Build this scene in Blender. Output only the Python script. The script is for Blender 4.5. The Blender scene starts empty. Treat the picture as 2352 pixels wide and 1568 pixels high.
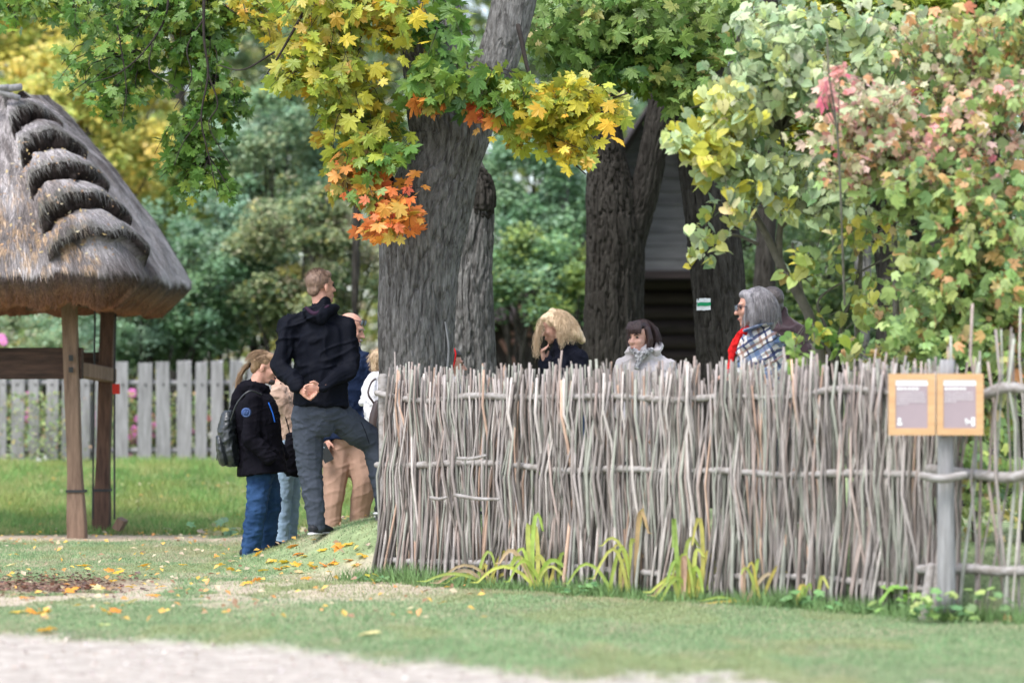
import bpy, math, random
import numpy as np
from mathutils import Vector, Matrix, noise as mnoise

# ------------------------------------------------------------------ camera, sky, sun, exposure
C = bpy.data.collections.new('place'); bpy.context.scene.collection.children.link(C)
sc = bpy.context.scene
CAMZ = 1.15; F = 6533.0; HY = 930.0; CX = 1176.0        # eye height; focal length and horizon in 2352 px picture units
cam = bpy.data.objects.new('camera', bpy.data.cameras.new('camera')); C.objects.link(cam)
cam.location = (0, 0, CAMZ); cam.rotation_euler = (math.radians(90), 0, 0)
cam.data.lens = 100.0; cam.data.sensor_width = 36.0
cam.data.shift_y = (HY - 784.0) / 2352.0
cam.data.clip_start = .5; cam.data.clip_end = 2000
cam.data.dof.use_dof = True; cam.data.dof.focus_distance = 20.4; cam.data.dof.aperture_fstop = 1.4
sc.camera = cam
W = bpy.data.worlds.new('World'); sc.world = W; W.use_nodes = True
wn = W.node_tree; wn.nodes.clear()
SUN_EL, SUN_AZ = 58.0, 215.0                             # azimuth clockwise from +Y
sky = wn.nodes.new('ShaderNodeTexSky'); sky.sky_type = 'NISHITA'; sky.sun_disc = False
sky.sun_elevation = math.radians(SUN_EL); sky.sun_rotation = math.radians(SUN_AZ)
sky.air_density = 1.0; sky.dust_density = 2.0; sky.ozone_density = 1.0
hs = wn.nodes.new('ShaderNodeHueSaturation'); hs.inputs['Saturation'].default_value = .62   # thin even cloud
bg = wn.nodes.new('ShaderNodeBackground'); bg.inputs['Strength'].default_value = .15
wo = wn.nodes.new('ShaderNodeOutputWorld')
wn.links.new(sky.outputs[0], hs.inputs['Color']); wn.links.new(hs.outputs[0], bg.inputs['Color']); wn.links.new(bg.outputs[0], wo.inputs['Surface'])
sl = bpy.data.lights.new('sun', 'SUN'); sl.energy = 1.15; sl.angle = math.radians(24); sl.color = (1, .975, .95)
so = bpy.data.objects.new('sun', sl); C.objects.link(so)
az, el = math.radians(SUN_AZ), math.radians(SUN_EL)
so.rotation_euler = Vector((math.sin(az)*math.cos(el), math.cos(az)*math.cos(el), math.sin(el))).to_track_quat('Z', 'Y').to_euler()
so.location = (0, 0, 30)
sc.view_settings.view_transform = 'Standard'; sc.view_settings.look = 'None'
sc.view_settings.gamma = 1.0; sc.view_settings.use_curve_mapping = False
sc.view_settings.exposure = 1.52
sc.cycles.use_denoising = True
sc.cycles.max_bounces = 6; sc.cycles.diffuse_bounces = 3; sc.cycles.glossy_bounces = 2
sc.cycles.transmission_bounces = 3; sc.cycles.transparent_max_bounces = 4; sc.cycles.caustics_reflective = False; sc.cycles.caustics_refractive = False

# ------------------------------------------------------------------ helpers
rng = np.random.default_rng(7); random.seed(7)
def R(d): return math.radians(d)
def Q(x, y, D):
    return Vector(((x - CX) / F * D, D, CAMZ + (HY - y) / F * D))
def A(*a): return np.array(a, float)
def sstep(a, b, x):
    t = np.clip((x - a) / (b - a), 0, 1); return t * t * (3 - 2 * t)

def _hash(i, j, k, s):
    n = (i * 374761393 + j * 668265263 + k * 2147483647 + s * 1274126177) & 0xFFFFFFFF
    n = ((n ^ (n >> 13)) * 1274126177) & 0xFFFFFFFF
    return ((n ^ (n >> 16)) & 0xFFFF) / 65535.0
def vnoise(x, y, z=0.0, s=0):
    x, y, z = np.broadcast_arrays(np.asarray(x, float), np.asarray(y, float), np.asarray(z, float))
    i, j, k = np.floor(x).astype(np.int64), np.floor(y).astype(np.int64), np.floor(z).astype(np.int64)
    fx, fy, fz = x - i, y - j, z - k
    fx, fy, fz = fx*fx*(3-2*fx), fy*fy*(3-2*fy), fz*fz*(3-2*fz)
    r = 0
    for a in (0, 1):
        for b in (0, 1):
            for c in (0, 1):
                r = r + _hash(i+a, j+b, k+c, s) * (fx if a else 1-fx) * (fy if b else 1-fy) * (fz if c else 1-fz)
    return r
def fbm(x, y, z=0.0, o=4, s=0):
    r, a, t = 0, 1.0, 0
    for q in range(o):
        r = r + a * vnoise(np.asarray(x)*2**q, np.asarray(y)*2**q, np.asarray(z)*2**q, s+q); t += a; a *= .5
    return r / t

def np_mesh(name, V, Fc, col=None, smooth=False):
    V = np.asarray(V, np.float32).reshape(-1, 3); Fc = np.asarray(Fc, np.int32)
    me = bpy.data.meshes.new(name); n = Fc.shape[1]
    me.vertices.add(len(V)); me.vertices.foreach_set('co', V.ravel())
    me.loops.add(Fc.size); me.loops.foreach_set('vertex_index', Fc.ravel())
    me.polygons.add(len(Fc)); me.polygons.foreach_set('loop_start', np.arange(len(Fc), dtype=np.int32)*n)
    try: me.polygons.foreach_set('loop_total', np.full(len(Fc), n, np.int32))
    except Exception: pass
    me.polygons.foreach_set('use_smooth', np.full(len(Fc), smooth, bool))
    me.update(calc_edges=True); me.validate()
    if col is not None: set_col(me, col)
    return me
def set_col(me, col):
    col = np.asarray(col, np.float32)
    if col.shape[1] == 3: col = np.hstack([col, np.ones((len(col), 1), np.float32)])
    a = me.color_attributes.new('Col', 'FLOAT_COLOR', 'POINT'); a.data.foreach_set('color', col.ravel())
def getv(me):
    v = np.empty(len(me.vertices)*3, np.float32); me.vertices.foreach_get('co', v); return v.reshape(-1, 3)
def setv(me, v):
    me.vertices.foreach_set('co', np.asarray(v, np.float32).ravel()); me.update()
def getn(me):
    v = np.empty(len(me.vertices)*3, np.float32); me.vertices.foreach_get('normal', v); return v.reshape(-1, 3)

def tag(o, label=None, cat=None, group=None, kind=None):
    for k, v in (('label', label), ('category', cat), ('group', group), ('kind', kind)):
        if v: o[k] = v
    return o
def thing(name, loc, label, cat, group=None):
    o = bpy.data.objects.new(name, None); o.empty_display_size = .1; C.objects.link(o); o.location = loc
    return tag(o, label, cat, group)
def wloc(o):
    l = Vector(o.location)
    while o.parent: o = o.parent; l += Vector(o.location)
    return l
def part(name, me, m, parent=None, world=True):
    """links a mesh as an object; vertices in world space are moved into the parent's space"""
    o = bpy.data.objects.new(name, me); C.objects.link(o)
    if m is not None and not len(me.materials): me.materials.append(m)
    if parent is not None:
        if world: setv(me, getv(me) - np.array(wloc(parent)))
        o.parent = parent
    return o

# tubes: pts list of 3-vectors, rad list of r or (a,b); ref = direction of a
def catmull(P, n):
    P = np.asarray(P, float)
    if len(P) < 3:
        t = np.linspace(0, 1, n)[:, None]; return P[0]*(1-t)+P[-1]*t
    Pe = np.vstack([2*P[0]-P[1], P, 2*P[-1]-P[-2]]); m = len(P)-1
    u = np.linspace(0, m-1e-6, n); i = u.astype(int); t = (u-i)[:, None]
    p0, p1, p2, p3 = Pe[i], Pe[i+1], Pe[i+2], Pe[i+3]
    return .5*((2*p1)+(-p0+p2)*t+(2*p0-5*p1+4*p2-p3)*t**2+(-p0+3*p1-3*p2+p3)*t**3)
def tube(pts, rad, ns=10, nr=None, ref=None, caps=True, smoothpath=True):
    P = np.array([tuple(p) for p in pts], float)
    Rr = np.array([(r, r) if np.isscalar(r) else tuple(r) for r in rad], float)
    if nr is None: nr = max(2, len(P)) if not smoothpath else max(2, 4*(len(P)-1)+1)
    if smoothpath: PR = catmull(np.hstack([P, Rr]), nr); P, Rr = PR[:, :3], np.maximum(PR[:, 3:], 1e-4)
    T = np.gradient(P, axis=0); T /= np.linalg.norm(T, axis=1)[:, None] + 1e-12
    r0 = np.array(ref, float) if ref is not None else (A(1, 0, 0) if abs(T[0][0]) < .8 else A(0, 0, 1))
    U = np.empty_like(T); prev = r0
    for i in range(len(T)):
        u = (r0 if ref is not None else prev) - T[i]*np.dot((r0 if ref is not None else prev), T[i])
        nu = np.linalg.norm(u); u = u/nu if nu > 1e-6 else prev; U[i] = u; prev = u
    Vv = np.cross(T, U)
    if caps:
        def cap(i, sg):
            o = []
            for a in (.45, .8):
                rr = math.sqrt(1-a*a); o.append((P[i]+T[i]*sg*a*Rr[i].mean(), Rr[i]*rr, U[i], Vv[i]))
            return o
        c0 = cap(0, -1)[::-1]; c1 = cap(-1, 1)
        P = np.vstack([[c[0] for c in c0], P, [c[0] for c in c1]]); Rr = np.vstack([[c[1] for c in c0], Rr, [c[1] for c in c1]])
        U = np.vstack([[c[2] for c in c0], U, [c[2] for c in c1]]); Vv = np.vstack([[c[3] for c in c0], Vv, [c[3] for c in c1]])
    n = len(P); th = np.arange(ns)/ns*2*np.pi
    V = (P[:, None]+U[:, None]*(np.cos(th)[None, :, None]*Rr[:, :1, None])+Vv[:, None]*(np.sin(th)[None, :, None]*Rr[:, 1:, None])).reshape(-1, 3)
    fs = []
    for i in range(n-1):
        for j in range(ns):
            k = (j+1) % ns; fs.append((i*ns+j, i*ns+k, (i+1)*ns+k, (i+1)*ns+j))
    tri = []
    V = np.vstack([V, P[:1], P[-1:]]); a, b = len(V)-2, len(V)-1
    for j in range(ns):
        k = (j+1) % ns; tri.append((a, k, j)); tri.append((b, (n-1)*ns+j, (n-1)*ns+k))
    return V, fs, tri
def ell(c, r, rot=None, n=14):
    V = []; fs = []; tri = []
    th = np.arange(n)/n*2*np.pi; m = n//2+1
    for i in range(1, m):
        p = math.pi*i/m
        V += [(math.sin(p)*math.cos(t), math.sin(p)*math.sin(t), math.cos(p)) for t in th]
    V += [(0, 0, 1), (0, 0, -1)]; V = np.array(V)*np.array(r)
    if rot is not None: V = V @ np.array(rot).T
    V = V+np.array(tuple(c)); q = m-1
    for i in range(q-1):
        for j in range(n):
            k = (j+1) % n; fs.append((i*n+j, (i+1)*n+j, (i+1)*n+k, i*n+k))
    for j in range(n):
        k = (j+1) % n; tri.append((q*n, j, k)); tri.append((q*n+1, (q-1)*n+k, (q-1)*n+j))
    return V, fs, tri
def box(c, s, rot=None):
    V = np.array([(x, y, z) for x in (-.5, .5) for y in (-.5, .5) for z in (-.5, .5)])*np.array(s)
    if rot is not None: V = V @ np.array(rot).T
    return V+np.array(tuple(c)), [(0, 1, 3, 2), (4, 6, 7, 5), (0, 4, 5, 1), (2, 3, 7, 6), (0, 2, 6, 4), (1, 5, 7, 3)], []
def merge(name, geos, smooth=True):
    V = []; fs = []; off = 0
    for v, q, t in geos:
        V.append(v); fs += [tuple(i+off for i in f) for f in q]; fs += [tuple(i+off for i in f) for f in t]; off += len(v)
    me = bpy.data.meshes.new(name); me.from_pydata(np.vstack(V).tolist(), [], fs)
    if smooth: me.polygons.foreach_set('use_smooth', np.ones(len(fs), bool))
    me.update(); return me
def solid(name, geos, voxel, sm=3, fold=None, seed=0):
    """fuse overlapping closed shapes into one continuous surface, smooth it and press folds into it"""
    me0 = merge('tmp', geos); o = bpy.data.objects.new('tmp', me0); C.objects.link(o)
    m = o.modifiers.new('r', 'REMESH'); m.mode = 'VOXEL'; m.voxel_size = voxel
    s = o.modifiers.new('s', 'SMOOTH'); s.iterations = sm; s.factor = .6
    dg = bpy.context.evaluated_depsgraph_get(); me = bpy.data.meshes.new_from_object(o.evaluated_get(dg)); me.name = name
    bpy.data.objects.remove(o); bpy.data.meshes.remove(me0)
    me.polygons.foreach_set('use_smooth', np.ones(len(me.polygons), bool))
    if fold:
        v = getv(me); nn = getn(me); amp, fr, an = fold
        wx = v[:, 0]+.05*vnoise(v[:, 0]*6, v[:, 1]*6, v[:, 2]*6, 9+seed)
        a = fbm(wx*fr, v[:, 1]*fr, v[:, 2]*fr*an, 3, seed)
        rid = np.clip(1-np.abs(2*a-1)*3.2, 0, 1)**1.6*1.3
        a2 = fbm(v[:, 0]*fr*.8+3, v[:, 1]*fr*.8, v[:, 2]*fr*2.4-v[:, 0]*fr*.9, 2, seed+31); rid = rid+np.clip(1-np.abs(2*a2-1)*4, 0, 1)**2*.7-.2
        b = fbm(wx*fr*.5+v[:, 2]*fr*.5, v[:, 1]*fr*.5, v[:, 2]*fr*.6, 2, seed+5)
        setv(me, v+nn*((rid-.5)*amp*(.3+1.4*b))[:, None])
    me.update(); return me

# ------------------------------------------------------------------ materials
def M(name, col, col2=None, scale=8, rough=.85, bump=.0, bscale=None, stretch=(1, 1, 1), spec=.25, attr=False, objcol=False, transl=0, detail=5, sheen=0, var=.25, coat=0, metal=0):
    m = bpy.data.materials.new(name); m.use_nodes = True; t = m.node_tree; N = t.nodes; L = t.links
    p = N['Principled BSDF']; tc = N.new('ShaderNodeTexCoord'); mp = N.new('ShaderNodeMapping'); mp.inputs['Scale'].default_value = stretch
    L.new(tc.outputs['Object'], mp.inputs['Vector'])
    nz = N.new('ShaderNodeTexNoise'); nz.inputs['Scale'].default_value = scale; nz.inputs['Detail'].default_value = detail; nz.inputs['Roughness'].default_value = .65
    L.new(mp.outputs[0], nz.inputs['Vector'])
    rp = N.new('ShaderNodeMapRange'); rp.inputs[1].default_value = .32; rp.inputs[2].default_value = .68; L.new(nz.outputs['Fac'], rp.inputs[0])
    mx = N.new('ShaderNodeMix'); mx.data_type = 'RGBA'; L.new(rp.outputs[0], mx.inputs[0])
    if attr or objcol:
        if objcol: a = N.new('ShaderNodeObjectInfo'); src = a.outputs['Color']
        else: a = N.new('ShaderNodeAttribute'); a.attribute_name = 'Col'; src = a.outputs['Color']
        for i, k in ((6, 1-var), (7, 1+var)):
            q = N.new('ShaderNodeVectorMath'); q.operation = 'SCALE'; q.inputs['Scale'].default_value = k; L.new(src, q.inputs[0]); L.new(q.outputs[0], mx.inputs[i])
    else:
        c2 = col2 or tuple(c*.6 for c in col)
        mx.inputs[6].default_value = (*c2, 1); mx.inputs[7].default_value = (*col, 1)
    L.new(mx.outputs[2], p.inputs['Base Color'])
    p.inputs['Roughness'].default_value = rough; p.inputs['Specular IOR Level'].default_value = spec; p.inputs['Metallic'].default_value = metal
    if sheen: p.inputs['Sheen Weight'].default_value = sheen
    if coat: p.inputs['Coat Weight'].default_value = coat; p.inputs['Coat Roughness'].default_value = .3
    if bump:
        n2 = N.new('ShaderNodeTexNoise'); n2.inputs['Scale'].default_value = bscale or scale*3; n2.inputs['Detail'].default_value = 4
        L.new(mp.outputs[0], n2.inputs['Vector']); bp = N.new('ShaderNodeBump'); bp.inputs['Strength'].default_value = bump; bp.inputs['Distance'].default_value = .02
        L.new(n2.outputs['Fac'], bp.inputs['Height']); L.new(bp.outputs[0], p.inputs['Normal'])
    if transl:
        tr = N.new('ShaderNodeBsdfTranslucent'); L.new(mx.outputs[2], tr.inputs['Color']); ms = N.new('ShaderNodeMixShader'); ms.inputs[0].default_value = transl
        L.new(p.outputs[0], ms.inputs[1]); L.new(tr.outputs[0], ms.inputs[2]); L.new(ms.outputs[0], N['Material Output'].inputs['Surface'])
    return m
leaf_obj = M('leaf_single', (1, 1, 1), objcol=True, transl=.38, rough=.5, spec=.35, scale=14, var=.22)
leaf_mass = M('leaf_mass', (1, 1, 1), attr=True, transl=.32, rough=.42, spec=.5, scale=5, var=.15)
grass_m = M('grass', (1, 1, 1), attr=True, transl=.3, rough=.6, spec=.25, scale=3, var=.1)
bark_m = M('bark_grey', (.22, .215, .205), (.05, .047, .044), scale=34, stretch=(1, 1, .2), bump=.9, bscale=60, rough=.95, spec=.1)
bark_d = M('bark_dark', (.062, .057, .05), (.016, .014, .012), scale=28, stretch=(1, 1, .16), bump=.9, bscale=45, rough=.95, spec=.1)
bark_s = M('bark_shrub', (.16, .15, .12), (.09, .085, .065), scale=14, bump=.3, rough=.9)
twig_m = M('twig', (.04, .032, .028), (.02, .016, .014), scale=20, rough=.9)
wood_w = M('weathered_wood', (.34, .335, .34), (.17, .165, .165), scale=6, stretch=(6, 6, .5), bump=.4, bscale=20, rough=.9)
wood_dk = M('old_dark_timber', (.15, .085, .06), (.045, .027, .022), scale=5, stretch=(5, 5, .6), bump=.4, bscale=18, rough=.85)
wood_dkh = M('old_dark_timber_lying', (.095, .055, .042), (.03, .02, .017), scale=5, stretch=(.6, 5, 5), bump=.4, bscale=18, rough=.85)
wood_br = M('brown_timber', (.27, .18, .13), (.14, .09, .065), scale=5, stretch=(5, 5, .6), bump=.3, bscale=18, rough=.85)
wood_pine = M('pine_frame', (.60, .38, .20), (.48, .28, .14), scale=4, stretch=(1, 6, 6), rough=.6)
stick_m = M('stick', (1, 1, 1), objcol=True, rough=.9, scale=16, stretch=(1, 1, .35), var=.3, bump=.3, bscale=40)
stick_mass = M('stick_mass', (1, 1, 1), attr=True, rough=.9, scale=16, stretch=(1, 1, .35), var=.3)
rail_m = M('rail', (.36, .34, .33), (.17, .15, .13), scale=10, stretch=(.5, 3, 3), bump=.3, rough=.9)
thatch_m = M('thatch', (1, 1, 1), attr=True, rough=.95, scale=18, stretch=(3, 3, 1), var=.35, bump=.6, bscale=60, spec=.1)
iron_m = M('iron', (.03, .03, .03), rough=.6, spec=.4)

# ------------------------------------------------------------------ ground
FA = A(-.9, 18.7); FB = A(2.43, 15.5); FD = (FB-FA)/np.linalg.norm(FB-FA); FN = A(-FD[1], FD[0])   # wattle fence line; normal points away
def behind(x, y): return (x-FA[0])*FN[0]+(y-FA[1])*FN[1]
def H(x, y):
    x = np.asarray(x, float); y = np.asarray(y, float)
    h = .46*sstep(25.8, 33.2, y+.25*np.sin(x*1.3))*1.0
    d = behind(x, y)
    r = .32*sstep(.05, .85, d)*sstep(-2.25, -.85, x)*(1-.5*sstep(22.5, 27, y))
    h = np.maximum(h, r)+.02*(fbm(x*.9, y*.9, 0, 3, 3)-.5)*2*sstep(11, 14, y)
    return h+.045*(fbm(x*3, y*3, 0, 3, 8)-.5)*r/.32
def Hs(x, y): return float(H(x, y))
def path_edge(x):   # y of the path's far edge
    return np.interp(x, [-6, -2.65, -1.6, -.6, .37, 1.4, 4], [15.2, 14.75, 13.8, 12.95, 12.2, 11.8, 11.2])+.3*(fbm(x*2.2, 0*x, 0, 4, 12)-.5)*2
def masks(x, y):
    n = fbm(x*1.1, y*.7, 0, 4, 21); n2 = fbm(x*3.5, y*2.2, 0, 3, 33)
    path = 1-sstep(-.25, .35, y-path_edge(x)+(n2-.5)*.9+(fbm(x*14, y*9, 0, 2, 61)-.5)*.35)
    worn = np.exp(-((y-(17.4+.35*(x+2)))/1.2)**2)*sstep(1.2, -.6, x)*sstep(.42, .62, n+.12) if False else \
        np.exp(-((y-(17.5+.5*(x+2.)))/1.5)**4)*(1-sstep(-.6, .1, x))*sstep(.36, .50, n*.4+n2*.6)
    dirt = np.exp(-((y-24.7-.1*np.sin(x*3))/.8)**4)*(1-sstep(-2.6, -1.5, x))*sstep(.25, .45, n2+.1)
    litter = np.exp(-((y-18.2)/.75)**2)*(1-sstep(-2.7, -2.1, x+(n2-.5)*.5))
    root = np.exp(-((y-20.3)/.8)**2)*np.exp(-((x+1.0)/.5)**2)*.8
    return path, np.clip(worn+.5*root*sstep(.4, .6, n2), 0, 1), dirt, litter, n, n2
def ground_grid():
    xs = np.concatenate([-np.geomspace(400, 9.2, 18), np.arange(-9, 7.01, .07), np.geomspace(7.3, 400, 18)])
    ys = np.concatenate([-np.geomspace(60, 1, 6), np.arange(0, 10, .8), np.arange(10, 28, .07), np.arange(28, 40, .25), np.geomspace(40.5, 900, 16)])
    X, Y = np.meshgrid(xs, ys); x, y = X.ravel(), Y.ravel()
    path, worn, dirt, litter, n, n2 = masks(x, y)
    z = H(x, y)-.02*path
    g = np.array([.19, .24, .12])[None]*(.8+.6*n[:, None]); dry = np.array([.33, .26, .18])
    c = g+(dry-g)*(sstep(.5, .75, n2)*.45)[:, None]
    for m_, k, cc in ((worn, .85, (.44, .36, .29)), (dirt, .95, (.5, .39, .29)), (litter, .8, (.17, .10, .07)), (path, 1, (.37, .33, .29))):
        c = c+(np.array(cc)-c)*(m_*k)[:, None]
    nx, ny = len(xs), len(ys); i = np.arange(ny-1)[:, None]*nx+np.arange(nx-1)[None]
    Fc = np.stack([i, i+1, i+nx+1, i+nx], -1).reshape(-1, 4)
    me = np_mesh('ground', np.stack([x, y, z], -1), Fc, c, True)
    o = part('ground', me, M('ground_soil', (1, 1, 1), attr=True, rough=.95, scale=9, var=.28, bump=.5, bscale=30, spec=.1)); o['kind'] = 'structure'
ground_grid()

def blades(name, x, y, h, w, col, lean=.5):
    n = len(x); z = H(x, y)-.004; a = rng.uniform(0, np.pi, n); dx, dy = np.cos(a)*w/2, np.sin(a)*w/2
    lx, ly = rng.normal(0, lean, n)*h, rng.normal(0, lean, n)*h
    V = np.empty((n, 3, 3)); V[:, 0] = np.stack([x-dx, y-dy, z], -1); V[:, 1] = np.stack([x+dx, y+dy, z], -1); V[:, 2] = np.stack([x+lx, y+ly, z+h], -1)
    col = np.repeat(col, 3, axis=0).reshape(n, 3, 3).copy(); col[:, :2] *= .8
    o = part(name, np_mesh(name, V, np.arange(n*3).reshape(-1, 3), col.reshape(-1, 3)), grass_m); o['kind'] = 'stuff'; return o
def lawn():
    def field(n, x0, x1, y0, y1, hh, seed):
        y = rng.uniform(y0, y1, n); x = rng.uniform(x0, x1, n)*y/y1*1.0
        path, worn, dirt, litter, a, b = masks(x, y)
        keep = rng.random(n) > np.clip(path*1.05+worn*.86+dirt*.97+litter*.9, 0, 1)
        x, y, a, b = x[keep], y[keep], a[keep], b[keep]; m = len(x)
        h = hh*rng.uniform(.45, 1.25, m)*(.55+.9*a)
        c = np.array([.22, .335, .165])[None]*(.65+.7*rng.random(m)[:, None])
        c = c+(np.array([.50, .44, .31])-c)*((rng.random(m) < .15+(.4*sstep(.42, .62, b))*sstep(15, 18, y)+.15*sstep(.5, .6, b))*.8)[:, None]
        pn = fbm(x*1.6, y*.9, 0, 4, 90)[:, None]; c = c*(.72+.62*pn); c = c+(np.array([.42, .42, .20])*(.6+.5*rng.random(m)[:, None])-c)*(sstep(.55, .68, fbm(x*2.3+9, y*1.1, 0, 3, 93))[:, None]*.55); h = h*(.6+.9*pn[:, 0])
        return x, y, h, c
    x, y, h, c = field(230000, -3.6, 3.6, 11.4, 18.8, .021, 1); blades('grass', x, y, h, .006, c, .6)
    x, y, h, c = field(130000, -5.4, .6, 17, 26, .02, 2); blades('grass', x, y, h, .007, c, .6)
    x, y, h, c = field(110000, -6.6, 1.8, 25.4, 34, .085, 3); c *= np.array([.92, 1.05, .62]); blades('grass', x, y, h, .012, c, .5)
    # taller rough grass along the foot of the wattle fence
    t = rng.uniform(-.03, 1.35, 9000); d = rng.normal(-.1, .09, 9000)
    p = FA+(FB-FA)*t[:, None]+FN*d[:, None]; n = fbm(t*9, t*0, 0, 3, 4)
    c = np.array([.19, .31, .12])[None]*(.7+.7*rng.random(9000)[:, None]); blades('grass', p[:, 0], p[:, 1], rng.uniform(.03, .12, 9000)*(.4+1.2*n), .008, c, .4)
lawn()
# ------------------------------------------------------------------ wattle fence
FANG = math.atan2(FD[1], FD[0])
def stick_mesh(seed, L=1.42, ns=5):
    r = np.random.default_rng(seed); sg = 1 if seed % 2 else -1
    zs = A(0, .13, .44, .75, 1.0, 1.19, L); w = A(.02, .035, 0, -.035, 0, .035, .02)*sg
    bx = np.cumsum(r.normal(0, .0085, 7)); r0 = r.uniform(.006, .0108)
    pts = [(bx[i]-bx[0]*.5, w[i]+r.normal(0, .004), zs[i]) for i in range(7)]
    g = tube(pts, list(np.linspace(r0, r0*.72, 7)), ns, 7, ref=(1, 0, 0), caps=False)
    return merge('stick', [g])
STK = [stick_mesh(s) for s in range(26)]
for me in STK: me.materials.append(stick_m)
PAL = [((.34, .32, .32), 5), ((.30, .32, .29), 6), ((.26, .24, .235), 5), ((.33, .28, .265), 4), ((.46, .44, .43), 3), ((.47, .34, .27), .8), ((.15, .14, .13), 3)]
def stick_col():
    c = np.array(random.choices([p[0] for p in PAL], [p[1] for p in PAL])[0])*random.uniform(.85, 1.15); return c*np.array((.98, .93, .88))
def put_stick(parent, t, off, zs, leanx, leany, name='stick', z0=None):
    o = bpy.data.objects.new(name, random.choice(STK)); C.objects.link(o); o.parent = parent
    p = FA+(FB-FA)*t+FN*off; z = Hs(*p)-.03 if z0 is None else z0
    o.location = Vector((p[0], p[1], z))-Vector(parent.location)
    o.rotation_euler = (leany, leanx, FANG); o.scale = (random.uniform(.85, 1.25),)*2+(zs,)
    o.color = (*stick_col(), 1); return o
fence = thing('wattle_fence', (FA[0], FA[1], 0), 'grey wattle fence of densely packed upright sticks in front of the maple trunk', 'fence')
n = 292
for i in range(n):
    t = (i+random.uniform(-.3, .3))/n; e = max(0, 1-t/.13)
    clump = .055*math.sin(t*61)+.05*math.sin(t*23+1)
    top = (.972 if t < .72 else .99)+.035*fbm(t*30, 0, 0, 2, 2)*2-.035+random.uniform(-.045, .04)+(.05 if random.random() < .05 else 0)
    put_stick(fence, t, random.uniform(-.02, .02), top, (clump+random.gauss(0, .06))*(1-.85*(e > .5))+.11*e, random.gauss(0, .012))
# the thinner rods wedged between them
gs = []; cols = []
for i in range(950):
    t = random.random(); p0 = FA+(FB-FA)*t; ln = (random.gauss(0, .06)+.05*math.sin(t*61))*(t > .06)+.1*(t <= .06); h = random.uniform(1.2, 1.42)
    off = random.uniform(-.012, .035); pts = []
    for k in range(5):
        q = p0+FD*(ln*h*k/4+random.gauss(0, .006))+FN*(off+.02*math.sin(k*2+i)); pts.append((q[0], q[1], h*k/4))
    g = tube(pts, [.0075, .0075, .0065, .006, .005], 4, 5, caps=False); gs.append(g); cols.append(np.tile(stick_col()*.8, (len(g[0]), 1)))
me = merge('thin_rods', gs); set_col(me, np.vstack(cols)); o = part('thin_rods', me, stick_mass, fence); o['kind'] = 'stuff'
def rail(parent, t0, t1, z, r, wob=.012, off=0, m=rail_m, sd=1):
    rr = np.random.default_rng(sd); k = 12; pts = []
    for i in range(k):
        t = t0+(t1-t0)*i/(k-1); p = FA+(FB-FA)*t+FN*off; pts.append((p[0], p[1], z+rr.normal(0, wob)))
    return part('rail', merge('rail', [tube(pts, list(r*rr.uniform(.85, 1.15, k)), 8, 30)]), m, parent)
for z, t1, s in ((1.205, 1.02, 3), (.765, 1.02, 4), (.15, .96, 5)): rail(fence, .004, t1, z, .021, sd=s)
for t in (.005, .27, .52, .77):
    p = FA+(FB-FA)*t+FN*.05
    part('post', merge('post', [tube([(p[0], p[1], -.1), (p[0]+.01, p[1], .7), (p[0], p[1], 1.33)], [.04, .037, .033], 10, 6)]), rail_m, fence)
for (x0, y0, x1, y1, D) in ((1053, 1052, 1115, 1046, 17.8), (1045, 1136, 1145, 1146, 17.8), (990, 1142, 1025, 1142, 18.0)):
    a, b = Q(x0, y0, D), Q(x1, y1, D-.2); part('cross_twig', merge('cross_twig', [tube([a, (a+b)/2+Vector((0, 0, -.01)), b], [.012, .012, .009], 6, 6)]), rail_m, fence)
# ------------------------------------------------------------------ open rail fence past the sign
fb = FA+(FB-FA)*1.0
fence2 = thing('stick_fence', (fb[0], fb[1], 0), 'open fence of a few tall bent sticks on round rails beside the sign post', 'fence')
for z, s, t0 in ((1.235, 13, 1.005), (.79, 14, .965), (.262, 15, .95)): rail(fence2, t0, 1.36, z, .03, .01, -.03, sd=s)
for x, s, ln in ((2262, 1.22, -.03), (2275, 1.13, .1), (2292, 1.12, .0), (2312, 1.12, -.02), (2330, 1.08, .03), (2348, 1.1, -.04), (2228, 1.0, .09), (2215, 1.06, -.05), (2245, .98, .12), (2370, 1.15, .05), (2392, 1.1, -.03),
                 (2204, 1.1, .0), (2238, 1.04, .02), (2302, 1.0, -.07), (2338, 1.2, .02), (2355, 1.02, .06)):
    # solve t on the line for that direction
    k = (x-CX)/F; t = (k*FA[1]-FA[0])/((FB-FA)[0]-k*(FB-FA)[1])
    put_stick(fence2, t, random.uniform(-.05, .02), s, ln, 0)
p = FA+(FB-FA)*.985-FN*.06
part('prop_stick', merge('prop_stick', [tube([(p[0]-.12, p[1]-.12, -.03), (p[0]-.06, p[1]-.05, .27)], [.03, .026], 8, 3), tube([(p[0]-.06, p[1]-.12, -.03), (p[0]-.03, p[1]-.05, .27)], [.022, .02], 8, 3)]), stick_mass if False else rail_m, fence2)
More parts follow.
